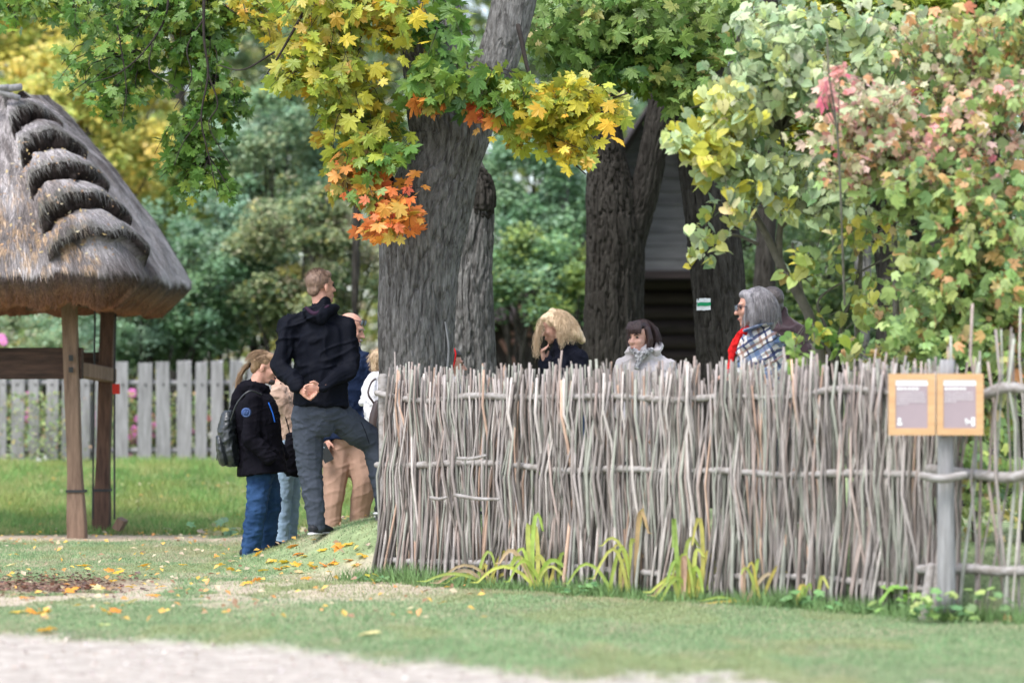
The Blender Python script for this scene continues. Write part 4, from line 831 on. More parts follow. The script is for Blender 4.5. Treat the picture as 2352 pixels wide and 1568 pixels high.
def plaid():
    m = bpy.data.materials.new('plaid_wool'); m.use_nodes = True; t = m.node_tree; N = t.nodes; L = t.links; p = N['Principled BSDF']; p.inputs['Roughness'].default_value = .95
    tc = N.new('ShaderNodeTexCoord'); mp = N.new('ShaderNodeMapping'); mp.inputs['Rotation'].default_value = (0, R(32), R(20)); L.new(tc.outputs['Object'], mp.inputs[0])
    nz = N.new('ShaderNodeTexNoise'); nz.inputs['Scale'].default_value = 9; va = N.new('ShaderNodeVectorMath'); va.operation = 'SCALE'; va.inputs['Scale'].default_value = .035; L.new(tc.outputs['Object'], nz.inputs['Vector']); L.new(nz.outputs['Color'], va.inputs[0])
    vb = N.new('ShaderNodeVectorMath'); L.new(mp.outputs[0], vb.inputs[0]); L.new(va.outputs[0], vb.inputs[1]); sx = N.new('ShaderNodeSeparateXYZ'); L.new(vb.outputs[0], sx.inputs[0])
    fine = N.new('ShaderNodeTexNoise'); fine.inputs['Scale'].default_value = 130; L.new(tc.outputs['Object'], fine.inputs['Vector'])
    def band(src, per, off, w):
        a = N.new('ShaderNodeMath'); a.operation = 'ADD'; a.inputs[1].default_value = off; L.new(src, a.inputs[0])
        b = N.new('ShaderNodeMath'); b.operation = 'WRAP'; b.inputs[1].default_value = 0; b.inputs[2].default_value = per; L.new(a.outputs[0], b.inputs[0])
        c = N.new('ShaderNodeMath'); c.operation = 'LESS_THAN'; c.inputs[1].default_value = w; L.new(b.outputs[0], c.inputs[0]); return c.outputs[0]
    cur = None
    def over(col, fac, k):
        nonlocal cur
        f = N.new('ShaderNodeMath'); f.operation = 'MULTIPLY'; f.inputs[1].default_value = k; L.new(fac, f.inputs[0]); x = N.new('ShaderNodeMix'); x.data_type = 'RGBA'; L.new(f.outputs[0], x.inputs[0])
        if cur is None: x.inputs[6].default_value = (.74, .72, .69, 1)
        else: L.new(cur, x.inputs[6])
        x.inputs[7].default_value = (*col, 1); cur = x.outputs[2]
    for s, o in ((sx.outputs[0], .0), (sx.outputs[2], .03)):
        over((.10, .17, .32), band(s, .15, o, .03), .8); over((.02, .035, .12), band(s, .15, o+.05, .016), .9); over((.30, .15, .10), band(s, .15, o+.09, .016), .7); over((.02, .02, .03), band(s, .30, o+.12, .010), .9)
    mm = N.new('ShaderNodeMix'); mm.data_type = 'RGBA'; mm.blend_type = 'MULTIPLY'; mm.inputs[0].default_value = .5; L.new(cur, mm.inputs[6]); L.new(fine.outputs['Color'], mm.inputs[7]); L.new(mm.outputs[2], p.inputs['Base Color']); return m
plaid_m = plaid()
def yv(y): return Vector((math.sin(R(y)), math.cos(R(y)), 0))
def hand(w, d, n, side, curl=.5, s=1.0, spread=.0):
    w, d, n = Vector(w), Vector(d).normalized(), Vector(n); n = (n-d*n.dot(d)).normalized(); x = d.cross(n)
    g = [tube([w-d*.03, w+d*.02*s, w+d*.055*s, w+d*.088*s], [(.026*s, .02*s), (.032*s, .018*s), (.04*s, .017*s), (.038*s, .013*s)], 10, 8, ref=x)]
    for k, (o, L) in enumerate(((-.031, .068), (-.0105, .078), (.0105, .073), (.031, .057))):
        b = w+d*.082*s+x*o*s*side*-1; pts = [b-d*.015]; dd = d+x*(o*spread*side*-10); p = b.copy(); pts.append(p.copy())
        for q in range(3):
            a = curl*(1.0+.1*k); rot = Matrix.Rotation(a, 3, x); dd = rot @ dd if (rot @ dd).dot(n) > dd.dot(n) else rot.transposed() @ dd
            p = p+dd.normalized()*L*s*(.42, .32, .26)[q]; pts.append(p.copy())
        g.append(tube(pts, [.0095*s, .0095*s, .0088*s, .008*s, .0068*s], 8, 10))
    t0 = w+d*.025*s+x*side*.028*s; t1 = t0+(d*.5+x*side*.55+n*.35).normalized()*.035*s; t2 = t1+(d*.75+x*side*.1+n*.5).normalized()*.032*s
    g.append(tube([t0-x*side*.01, t0, t1, t2], [.013*s, .0125*s, .0105*s, .0085*s], 8, 10)); return g
def head_geo(c, yaw, pitch, tilt=0, s=1.0):
    Rm = Matrix.Rotation(-R(yaw), 3, 'Z') @ Matrix.Rotation(-R(pitch), 3, 'X') @ Matrix.Rotation(R(tilt), 3, 'Y'); c = Vector(c)
    def P_(x, y, z): return c+Rm @ Vector((x, y, z))*s
    def E(x, y, z, a, b, d_, n=14): return ell(P_(x, y, z), (a*s, b*s, d_*s), Rm, n)
    g = [E(0, -.014, .038, .074, .094, .082, 18), E(0, .032, -.02, .058, .058, .082), E(0, .045, -.078, .040, .040, .032), E(0, .072, -.098, .02, .018, .016, 10),
         E(0, .074, .03, .046, .02, .013, 10), E(-.034, .066, -.022, .021, .02, .02, 10), E(.034, .066, -.022, .021, .02, .02, 10), E(0, .086, -.058, .024, .014, .008, 10), E(0, .084, -.07, .02, .013, .008, 10),
         tube([P_(0, .084, .018), P_(0, .098, -.004), P_(0, .112, -.026)], [.008*s, .009*s, .0125*s], 8, 8), E(-.011, .1, -.03, .008, .009, .007, 8), E(.011, .1, -.03, .008, .009, .007, 8)]
    for sx in (-1, 1): g.append(ell(P_(sx*.079, -.008, -.008), (.009*s, .021*s, .032*s), Rm @ Matrix.Rotation(R(15*sx), 3, 'Z'), 10))
    return g, P_, Rm
def face_parts(t, P_, Rm, s, body, smile=0, brow=h_dark):
    for sx in (-1, 1):
        part('eye', merge('eye', [ell(P_(sx*.03, .082, .008), (.0115*s, .007*s, .006*s), Rm, 8)]), eye_m, body)
        part('eyebrow', merge('eyebrow', [tube([P_(sx*.015, .094, .022), P_(sx*.03, .092, .028), P_(sx*.045, .08, .024)], [.003*s, .0035*s, .002*s], 5, 6)]), brow, body)
    part('mouth', merge('mouth', [tube([P_(-.022, .088, -.064), P_(0, .099, -.0635), P_(.022, .088, -.064)], [.002*s, .0035*s, .002*s], 5, 7)]), lip_m, body)
def strands(name, starts, dirs, length, wave, m, parent, rad=.0022, grav=.5, seg=9, seed=0, wl=9):
    r = np.random.default_rng(seed); n = len(starts); t = np.linspace(0, 1, seg)
    Ls = length*r.uniform(.8, 1.15, n); ph = r.uniform(0, 6.28, n); P = np.empty((n, seg, 3)); p = np.array(starts, float); d = np.array(dirs, float)
    for k in range(seg):
        P[:, k] = p; d = d+np.array([0, 0, -grav/seg*2]); d /= np.linalg.norm(d, axis=1)[:, None]; p = p+d*(Ls/seg)[:, None]
    sd = np.cross(d, [0, 0, 1.0]+r.normal(0, .3, (n, 3))); sd /= np.linalg.norm(sd, axis=1)[:, None]+1e-9
    P += sd[:, None]*(wave*np.sin(t[None]*wl+ph[:, None])*t[None])[..., None]
    w = (rad*(1-.6*t))[None, :, None]; up = np.cross(sd, d)
    A3 = np.stack([P-sd[:, None]*w, P+up[:, None]*w, P+sd[:, None]*w], 2).reshape(-1, 3)
    F_ = []
    b = (np.arange(n)*seg*3)[:, None]+(np.arange(seg-1)*3)[None]; b = b.reshape(-1)
    for i, j in ((0, 1), (1, 2), (2, 0)): F_.append(np.stack([b+i, b+j, b+3+j, b+3+i], -1))
    o = part(name, np_mesh(name, A3, np.vstack(F_), None, True), m, parent); o['kind'] = 'stuff'; return o
def V_(*a): return Vector(a)
def person(label, D, J, yaw, head, opts, cat='person', group=None):
    """J: joints in picture units with depth offsets; yaw: where the chest points (0 away, 90 right, 180 towards us)"""
    q = {k: Q(v[0], v[1], D+(v[2] if len(v) > 2 else 0)) for k, v in J.items()}
    fx, fy = q['pel'].x, q['pel'].y; t = thing('person', (fx, fy, Hs(fx, fy)), label, cat, group)
    sx = yv(yaw+90); fw = yv(yaw); s = opts.get('s', 1.0)
    if 'shL' not in q:
        hw = opts.get('sw', .175); q['shL'] = q['neck']-sx*hw+V_(0, 0, -.055); q['shR'] = q['neck']+sx*hw+V_(0, 0, -.055)
    for sd, k in (('L', -1), ('R', 1)):
        q.setdefault('hip'+sd, q['pel']+sx*k*.09); q.setdefault('el'+sd, q['sh'+sd]+V_(0, 0, -.28)+sx*k*.06-fw*.03); q.setdefault('wr'+sd, q['el'+sd]+V_(0, 0, -.22)+fw*.06)
        if 'an'+sd not in q: a = q['hip'+sd].copy(); a.z = Hs(a.x, a.y)+.09; q['an'+sd] = a
        q.setdefault('kn'+sd, (q['hip'+sd]+q['an'+sd])/2+fw*.03)
    hc, hyaw, hpitch = Q(head[0], head[1], D+(head[5] if len(head) > 5 else 0)), head[2], head[3]; hs = head[4] if len(head) > 4 else 1.0
    g, P_, Rm = head_geo(hc, hyaw, hpitch, 0, hs)
    nk = P_(0, -.02, -.06); g.append(tube([nk, q['neck']+V_(0, 0, .0), q['neck']+V_(0, 0, -.08)], [.056, .058, .07], 12, 8))
    waist = q['pel'].lerp(q['neck'], .35); g.append(tube([q['pel'], waist, q['pel'].lerp(q['neck'], .75), q['neck']+V_(0, 0, -.05)], [(.14, .09), (.12, .085), (.15, .095), (.08, .06)], 12, 12, ref=sx))
    for sd, k in (('L', -1), ('R', 1)):
        g.append(tube([q['neck']+V_(0, 0, -.06), q['sh'+sd], q['el'+sd], q['wr'+sd]], [.04, .032, .03, .024], 9, 16))
        g.append(tube([q['hip'+sd], q['kn'+sd], q['an'+sd]], [.075, .05, .035], 9, 12))
        ft = opts.get('foot'+sd, yaw); fv = yv(ft); a = q['an'+sd]; g.append(tube([a+fv*-.02+V_(0, 0, -.03), a+fv*.12+V_(0, 0, -.06)], [.035, .028], 8, 5))
        hd = opts.get('hand'+sd); d_ = (q['wr'+sd]-q['el'+sd]).normalized()
        if hd: g += hand(q['wr'+sd], *hd)
        elif hd is None: g += hand(q['wr'+sd], d_+V_(0, 0, -.3), -sx*k, k*1, .35)
    body = part('body', solid('body', g, opts.get('vox', .0075), 1), opts.get('skin', skin), t)
    face_parts(t, P_, Rm, hs, body, 0, opts.get('brow', h_dark))
    # upper garment
    tw = opts.get('tw', (.185, .125)); hem = q['hem'] if 'hem' in q else q['pel']+V_(0, 0, -.02); nb = q['neck']; ch = hem.lerp(nb, .68)
    mid = hem.lerp(nb, .33); top = nb+V_(0, 0, -.045)
    jg = [tube([hem, mid, ch, hem.lerp(nb, .87), top], [(tw[0]*opts.get('flare', 1.0), tw[1]*opts.get('flare', 1.0)), (tw[0]*.97, tw[1]), (tw[0]*1.03, tw[1]*1.02), (tw[0]*.86, tw[1]*.86), (.085, .075)], 20, 20, ref=sx, caps=False)]
    ar = opts.get('ar', (.07, .06, .05))
    for sd, k in (('L', -1), ('R', 1)):
        jg.append(tube([nb+V_(0, 0, -.05), (nb+q['sh'+sd])/2+V_(0, 0, .002), q['sh'+sd]+V_(0, 0, -.01)], [.055, .062, ar[0]], 10, 8))
        a, b, c = q['sh'+sd], q['el'+sd], q['wr'+sd]; jg.append(tube([a, a.lerp(b, .5), b, b.lerp(c, .5), c.lerp(b, .06)], [ar[0], ar[0]*.95, ar[1], (ar[1]+ar[2])/2, ar[2]], 12, 20))
    jg.append(tube([nb+V_(0, 0, -.06), nb+V_(0, 0, .02)+fw*.01], [.085, opts.get('collar', .072)], 14, 5))
    for e in opts.get('extra', []): jg += e(q, fw, sx, P_)
    jk = part(opts.get('jname', 'jacket'), solid('jacket', jg, opts.get('jv', .0085), 2, opts.get('fold', (.009, 8, .55)), int(fx*97) % 50), opts['jacket'], t)
    # trousers
    tr = opts.get('tr', (.098, .075, .058)); pg = [tube([q['pel']+V_(0, 0, .12), q['pel'], q['pel']+V_(0, 0, -.07)], [(.155, .11), (.17, .125), (.13, .11)], 16, 8, ref=sx)]
    for sd in 'LR':
        h_, k_, a_ = q['hip'+sd], q['kn'+sd], q['an'+sd]; pg.append(tube([h_, h_.lerp(k_, .5), k_, k_.lerp(a_, .5), a_+V_(0, 0, opts.get('cuff', -.04))], [tr[0], tr[0]*.93, tr[1], (tr[1]+tr[2])*.5, tr[2]], 12, 22))
    part('trousers', solid('trousers', pg, .0085, 2, opts.get('pfold', (.006, 9, 2.2)), int(fx*57) % 50+3), opts['trousers'], t)
    for sd in 'LR':
        fv = yv(opts.get('foot'+sd, yaw)); a = q['an'+sd]; f = part('shoe', solid('shoe', [tube([a-fv*.05+V_(0, 0, -.055), a+fv*.04+V_(0, 0, -.05), a+fv*.16+V_(0, 0, -.065), a+fv*.2+V_(0, 0, -.07)], [(.04, .035), (.045, .04), (.046, .026), (.035, .018)], 10, 12, ref=fv.cross(V_(0, 0, 1)))], .007, 1), opts.get('shoe', shoe_m), t)
        part('sole', merge('sole', [tube([a-fv*.07+V_(0, 0, -.088), a+fv*.07+V_(0, 0, -.088), a+fv*.21+V_(0, 0, -.088)], [(.035, .012), (.045, .012), (.035, .012)], 10, 8, ref=fv.cross(V_(0, 0, 1)))]), sole_m, f)
    return t, q, P_, Rm, fw, sx, hs, jk, body
def hair_short(t, P_, Rm, s, m, thick=1.07, front=-.018, up=.05, extra=()):
    g = [ell(P_(0, -.026, .046), (.080*s*thick*.97, .090*s*thick, .080*s*thick), Rm, 20), ell(P_(0, .02, .085), (.066*s, .062*s, .038*s), Rm, 14), ell(P_(0, -.07, -.01), (.06*s, .038*s, .055*s), Rm, 12)]+list(extra)
    return part('hair', solid('hair', g, .006, 1, (.0015, 60, 1), 3), m, t)

# --- man in black, hands clasped behind his back, one foot up on the root
D = 20.1
def hood_back(q, fw, sx, P_):
    n = q['neck']; return [tube([n+sx*-.10+fw*.03+V_(0, 0, .035), n+sx*-.075-fw*.075+V_(0, 0, .01), n-fw*.12+V_(0, 0, -.03), n+sx*.075-fw*.075+V_(0, 0, .02), n+sx*.10+fw*.03+V_(0, 0, .045)], [.035, .045, .052, .045, .035], 10, 22), tube([n+V_(0, 0, -.03), n+V_(0, 0, .055)], [.095, .083], 14, 6)]
r = person('tall man with short fair hair and hands clasped behind the back of his black jacket', D,
    dict(pel=(733, 948), neck=(738, 722), shL=(663, 752), shR=(793, 754), elL=(645, 842, -.06), elR=(800, 845, -.08), wrL=(690, 893, -.25), wrR=(738, 890, -.27), hem=(733, 932), hipL=(705, 950, .02), hipR=(768, 950, .04), knL=(712, 1080, .04), anL=(727, 1196), knR=(857, 1020, .22), anR=(885, 1150, .16)),
    12, (738, 660, 52, -4), dict(jacket=blk, trousers=greyp, vox=.0055, tw=(.195, .13), ar=(.078, .068, .052), handL=(V_(.8, -.15, -.45), V_(.1, -1, .1), -1, .45), handR=(V_(-.85, -.1, -.1), V_(0, -1, -.3), 1, .55), footL=25, footR=60, tr=(.115, .092, .062), pfold=(.006, 8, 2.2), fold=(.020, 5, .45), flare=1.06, extra=[hood_back], collar=.08))
t, q, P_, Rm, fw, sx, hs, jk, body = r
hair_short(t, P_, Rm, hs, h_fair, 1.03)
def fuzz(n_, m_, L_, sd, par_):
    a = rng.normal(0, 1, (n_, 3)); a /= np.linalg.norm(a, axis=1)[:, None]; a[:, 1] = np.minimum(a[:, 1], .55); a[:, 2] = np.where(a[:, 2] < -.5, -a[:, 2], a[:, 2])
    strands('short_hairs', np.array([tuple(P_(v[0]*.078, v[1]*.09-.026, v[2]*.08+.05)) for v in a]), np.array([tuple(Rm @ Vector(v)) for v in a]), L_, .001, m_, par_, .0012, .25, 4, sd)
fuzz(900, h_fair, .02, 4, t)
for p_ in (((862, 962), (872, 985), (880, 1010)),): part('pocket_zip', merge('zip', [tube([Q(a[0]-32, a[1]+8, D-.14) for a in p_[:2]]+[Q(p_[2][0]-32, p_[2][1]+8, D-.12)], [.003]*3, 5, 6)]), blk, t)
part('hood_lining', solid('hood_lining', [tube([q['neck']-sx*.085-fw*.10+V_(0, 0, .045), q['neck']-fw*.15+V_(0, 0, .0), q['neck']+sx*.08-fw*.10+V_(0, 0, .055)], [.012, .018, .012], 8, 16)], .006, 1), cloth('hood_purple', (.03, .014, .03)), t)

# --- man with ponytail and small backpack
D = 21.2
def hood_pony(q, fw, sx, P_):
    n = q['neck']; return [tube([n+fw*.09+V_(0, 0, .0), n+sx*.07+V_(0, 0, .02), n-fw*.08+V_(0, 0, .0), n-fw*.15+V_(0, 0, -.09)], [.035, .045, .06, .035], 10, 18), tube([n-fw*.08, n-fw*.17+V_(0, 0, -.16)], [.06, .03], 10, 6)]
r = person('man with ponytail in black softshell jacket and blue jeans wearing a small black backpack', D,
    dict(pel=(600, 1055), neck=(585, 895), shL=(606, 925, .19), shR=(583, 925, -.15), elR=(578, 1010, -.22), elL=(630, 1015, .2), wrR=(622, 1055, -.24), wrL=(650, 1050, .15), hem=(604, 1088), hipR=(597, 1090, -.05), hipL=(608, 1090, .09), knR=(590, 1165, -.1), anR=(575, 1252, -.1), knL=(622, 1160, .12), anL=(612, 1236, .16)),
    85, (608, 845, 92, 14, 1.0), dict(jacket=blk2, trousers=jean, handR=False, handL=False, flare=1.15, tw=(.20, .165), ar=(.076, .066, .055), tr=(.098, .08, .072), cuff=-.07, extra=[hood_pony], pfold=(.007, 8, 2.4), footR=95, footL=80))
t, q, P_, Rm, fw, sx, hs, jk, body = r
hair_short(t, P_, Rm, hs, h_pony, 1.04)
a = rng.normal(0, 1, (700, 3)); a /= np.linalg.norm(a, axis=1)[:, None]; a[:, 1] = np.minimum(a[:, 1], .6); a[:, 2] = np.where(a[:, 2] < -.1, -a[:, 2], a[:, 2])
strands('combed_hair', np.array([tuple(P_(v[0]*.081, v[1]*.093-.026, v[2]*.083+.048)) for v in a]), np.array([tuple(Rm @ Vector((v[0]*.25, -1, .25*v[2]))) for v in a]), .07, .001, h_pony, t, .0016, .9, 6, 8)
st = np.array([tuple(P_(rng.normal(0, .012), -.115, -.005+rng.normal(0, .012))) for _ in range(160)]); strands('ponytail', st, np.array([tuple(Rm @ Vector((rng.normal(0, .14), -.8, -.25+rng.normal(0, .12)))) for _ in range(160)]), .22, .012, h_pony, t, .003, 1.6)
part('hair_tie', merge('tie', [ell(P_(0, -.112, -.003), (.02, .016, .02), Rm, 10)]), blk, t)
part('beard', solid('beard', [ell(P_(0, .07, -.085), (.036, .034, .028), Rm, 10), ell(P_(0, .092, -.052), (.024, .012, .006), Rm, 8)], .005, 1, (.004, 70, 1)), h_dark, t)
bd = part('sleeve_badge', merge('badge', [tube([Q(565, 947, D-.31), Q(566, 947, D-.33)], [.036, .036], 20, 2, smoothpath=False, caps=False)]), cloth('badge_blue', (.05, .09, .22)), t)
part('badge_rings', merge('rings', [tube([Q(565+9*math.cos(a), 947+9*math.sin(a), D-.335) for a in np.linspace(0, 6.28, 18)], [.002]*18, 4, 40), tube([Q(560, 950, D-.335), Q(563, 943, D-.335), Q(566, 950, D-.335), Q(569, 943, D-.335)], [.002]*4, 4, 10, smoothpath=False)]), cloth('badge_light', (.15, .22, .42)), bd)
part('chest_zip', merge('zip', [tube([Q(617, 925, D-.17), Q(626, 948, D-.17), Q(631, 968, D-.17)], [.005]*3, 5, 6)]), cloth('blue_zip', (.02, .12, .5)), t)
bp = thing('backpack', Q(520, 1050, D-.05), 'small black leather backpack hanging from the ponytail man\'s shoulder', 'backpack')
part('bag_body', solid('bag', [tube([Q(524, 965, D-.05), Q(522, 1000, D-.05), Q(530, 1045, D-.05)], [(.06, .12), (.075, .14), (.065, .14)], 14, 12, ref=(1, 0, 0))], .008, 2, (.008, 12, 1)), leather, bp)
part('bag_pocket', solid('pocket', [tube([Q(508, 1018, D-.08), Q(514, 1050, D-.08)], [(.04, .11), (.05, .11)], 12, 6, ref=(1, 0, .1))], .008, 1, (.005, 14, 1)), leather, bp)
part('bag_handle', merge('handle', [tube([Q(510, 972, D-.05), Q(508, 958, D-.05), Q(518, 956, D-.05), Q(526, 965, D-.05)], [.007]*4, 6, 14)]), leather, bp)
part('shoulder_strap', merge('strap', [tube([Q(530, 965, D-.2), Q(545, 925, D-.24), Q(572, 898, D-.25), Q(600, 905, D-.2)], [(.006, .012)]*4, 6, 16)]), leather, bp)
part('loose_strap', merge('strap', [tube([Q(515, 1050, D-.12), Q(500, 1040, D-.12), Q(498, 1056, D-.12)], [.004]*3, 5, 10)]), leather, bp)
# --- woman in tan jacket half hidden between the two men
D = 22.0
r = person('person in tan jacket and light blue jeans between the ponytail man and the tall man', D,
    dict(pel=(660, 1040), neck=(646, 890), hem=(662, 1010), elR=(668, 960, -.15), wrR=(672, 1010, -.15), hipL=(665, 1050, .08), hipR=(655, 1050, -.06), knL=(672, 1140, .08), knR=(652, 1145, -.06), anL=(668, 1230, .1), anR=(648, 1242, -.06)),
    95, (640, 845, 280, 15, .97), dict(jacket=tan, trousers=jean2, tr=(.085, .062, .05), tw=(.16, .14), fold=(.010, 8, 1), cuff=-.06, skin=skin_p, handR=False, handL=False))
t, q, P_, Rm, fw, sx, hs, jk, body = r; hair_short(t, P_, Rm, hs, h_brun, 1.05)
hb = thing('shoulder_bag', Q(678, 1040, D-.2), 'black bag held in front of the person in the tan jacket', 'bag')
part('bag_body', solid('bag', [tube([Q(678, 1005, D-.25), Q(676, 1040, D-.25), Q(672, 1078, D-.25)], [(.07, .05), (.085, .06), (.08, .05)], 12, 8, ref=(1, 0, 0))], .008, 2, (.01, 10, 1)), blk2, hb)
part('strap', merge('strap', [tube([Q(668, 1005, D-.2), Q(650, 930, D-.2), Q(645, 880, D-.1)], [.006]*3, 5, 12)]), blk2, hb)

# --- bald man in navy jacket and beige trousers
D = 21.6
r = person('bald man with grey beard and glasses pushed up, in navy jacket and beige trousers', D,
    dict(pel=(800, 1005), neck=(808, 808), hem=(806, 1010), shL=(858, 838, -.02), shR=(772, 835, .05), elL=(872, 920, -.05), wrL=(830, 985, -.15), elR=(765, 920, 0), wrR=(752, 1010, -.12), hipL=(822, 1015), hipR=(778, 1015), knL=(836, 1115, -.03), anL=(822, 1190, .05), knR=(768, 1120, -.08), anR=(757, 1212, -.12)),
    140, (806, 757, 108, 16, 1.04), dict(jacket=navy, trousers=beige, handL=False, tw=(.20, .15), tr=(.115, .092, .07), pfold=(.006, 4, .5), cuff=-.06, brow=h_white, footL=120, footR=150))
t, q, P_, Rm, fw, sx, hs, jk, body = r
part('beard', solid('beard', [ell(P_(0, .072, -.09), (.038, .036, .03), Rm, 10), ell(P_(0, .096, -.052), (.026, .012, .007), Rm, 8), ell(P_(.045, .03, -.075), (.015, .03, .025), Rm, 8), ell(P_(-.045, .03, -.075), (.015, .03, .025), Rm, 8)], .005, 1, (.005, 70, 1)), h_white, t)
def specs(name, label, P_, par, y0, z0, m=glass_m, lens=True, red=False, r_=.022):
    g = []
    for sx_ in (-1, 1):
        g.append(tube([P_(sx_*.034+r_*1.15*math.cos(a), y0-.012*abs(math.cos(a)), z0+r_*math.sin(a)) for a in np.linspace(0, 6.283, 13)], [.0022]*13, 5, 30)); g.append(tube([P_(sx_*.06, y0-.01, z0+.005), P_(sx_*.082, y0-.05, z0+.005), P_(sx_*.084, y0-.11, z0-.002)], [.0028]*3, 5, 8))
    g.append(tube([P_(-.012, y0, z0+.004), P_(.012, y0, z0+.004)], [.0022]*2, 5, 3)); t_ = thing(name, P_(0, y0, z0), label, 'glasses')
    fr = part('frame', merge('frame', g), m, t_)
    if lens:
        for sx_ in (-1, 1): part('lens', merge('lens', [ell(P_(sx_*.034, y0-.005, z0), (r_*1.05, .002, r_*.9), Rm, 12)]), lens_m, t_)
specs('spectacles', 'glasses pushed up on the forehead of the bald man', P_, t, .088, .075)
ph = thing('mobile_phone', Q(747, 1040, D-.3), 'black phone in the hand of the bald man beside the tall man\'s leg', 'phone')
c = Q(747, 1040, D-.22); part('case', merge('case', [box(c, (.075, .012, .14), Matrix.Rotation(R(-28), 3, 'Y'))], False), leather, ph)
part('camera_lens', merge('lens', [ell(c+V_(-.01, -.008, .04), (.008, .004, .008), n=8)]), lens_m, ph)

# --- person in white jacket behind the trunk
D = 21.15
r = person('person with light hair in white jacket standing behind the left side of the large maple', D,
    dict(pel=(890, 1015), neck=(885, 873), hem=(892, 1030), shR=(862, 897, -.08), elR=(858, 945, -.12), wrR=(880, 990, -.2), shL=(910, 897, .1)), 95, (884, 838, 80, 5, .97),
    dict(jacket=whitec, trousers=jeand, tw=(.165, .16), ar=(.068, .062, .05), fold=(.010, 9, 1), skin=skin_p, extra=[hood_pony], handR=False, handL=False))
t, q, P_, Rm, fw, sx, hs, jk, body = r; hair_short(t, P_, Rm, hs, h_blond, 1.05)
a = rng.normal(0, 1, (260, 3)); a /= np.linalg.norm(a, axis=1)[:, None]; a[:, 1] = -np.abs(a[:, 1]); st = np.array([tuple(P_(v[0]*.07, v[1]*.085-.01, v[2]*.07+.04)) for v in a]); strands('hair_wisps', st, np.array([tuple(Rm @ Vector(v)) for v in a]), .07, .01, h_blond, t, .0025, .8, 6)
hg = thing('handbag', Q(868, 950, D-.3), 'brown leather handbag on the arm of the person in the white jacket', 'bag')
part('bag_body', solid('bag', [tube([Q(872, 930, D-.27), Q(869, 955, D-.27), Q(868, 975, D-.27)], [(.05, .04), (.065, .05), (.07, .05)], 12, 8, ref=(1, 0, 0))], .008, 1), brl, hg)
part('handle', merge('handle', [tube([Q(862, 930, D-.27), Q(846, 905, D-.27), Q(852, 880, D-.2), Q(862, 870, D-.1)], [.008]*4, 6, 14)]), brl, hg)

# --- small person with red glasses between the two trunks
D = 21.5
r = person('short dark haired person with red headband behind the seam between the two trunks', D, dict(pel=(1038, 1040), neck=(1036, 888), hem=(1038, 1050)), 80, (1036, 840, 85, 0, 1.0), dict(jacket=whitec, trousers=jeand, tw=(.15, .12), sw=.14))
t, q, P_, Rm, fw, sx, hs, jk, body = r; hair_short(t, P_, Rm, hs, h_dark, 1.05)
part('headband', merge('band', [tube([P_(.083, .02, .02), P_(.07, .03, .09), P_(0, .02, .135), P_(-.07, .03, .09)], [.006]*4, 6, 20), tube([P_(.083, .02, .02), P_(.088, -.0, -.04), P_(.085, .0, -.06)], [.006, .005, .004], 6, 8)]), redc, t)

# --- blonde woman
D = 22.0
r = person('blonde woman with long wavy hair in black coat raising a hand to her face', D,
    dict(pel=(1322, 1000), neck=(1292, 795), shL=(1330, 822, -.14), shR=(1278, 820, .14), elL=(1335, 915, -.2), wrL=(1309, 985, -.28), elR=(1262, 885, .02), wrR=(1251, 832, -.06), hem=(1322, 1010), hipL=(1325, 1010, -.1), hipR=(1320, 1010, .08)),
    270, (1272, 751, 268, 22, 1.0), dict(jacket=coatb, trousers=jean, jname='coat', tw=(.165, .135), handL=(V_(-.1, 0, -1), V_(-1, 0, 0), -1, .5), handR=(V_(-.2, -.1, .95), V_(.9, -.3, .1), 1, .6), skin=skin_p, fold=(.012, 8, .8), brow=h_pony))
t, q, P_, Rm, fw, sx, hs, jk, body = r
hair_short(t, P_, Rm, hs, h_blond, 1.08)
back = [tube([P_(0, -.04, .10), P_(.0, -.09, .03), P_(0, -.125, -.06), P_(0, -.15, -.12), P_(0, -.16, -.17)], [(.07, .04), (.09, .05), (.10, .05), (.09, .045), (.05, .03)], 16, 18, ref=Rm @ Vector((1, 0, 0))),
        tube([P_(-.05, .0, .08), P_(-.08, -.03, .0), P_(-.095, -.09, -.07), P_(-.09, -.13, -.13)], [.035, .036, .045, .03], 12, 14), tube([P_(.05, .0, .08), P_(.08, -.03, .0), P_(.095, -.09, -.07), P_(.09, -.13, -.13)], [.035, .036, .045, .03], 12, 14)]
part('long_hair', solid('long_hair', back, .007, 2, (.006, 14, .5)), h_blond, t)
n = 1700; a = rng.normal(0, 1, (n, 3)); a /= np.linalg.norm(a, axis=1)[:, None]; a[:, 2] = np.abs(a[:, 2]); a[:, 1] = np.minimum(a[:, 1]*.7-.3, .05)
st = np.array([tuple(P_(v[0]*.082, v[1]*.095-.02, v[2]*.085+.045)) for v in a]); dr = np.array([tuple(Rm @ Vector((v[0]*1.0, v[1]*.6-.45, -.15))) for v in a])
strands('hair_strands', st, dr, .26, .022, h_blond, t, .0019, 1.9, 12, 5, 12)
st = np.array([tuple(P_(-.06+rng.normal(0, .02), .07, .05+rng.normal(0, .02))) for _ in range(120)]); strands('front_lock', st, np.array([tuple(Rm @ Vector((-.3, .75+rng.normal(0, .15), -.1))) for _ in range(120)]), .27, .022, h_blond, t, .0016, 2.0, 12, 8, 12)
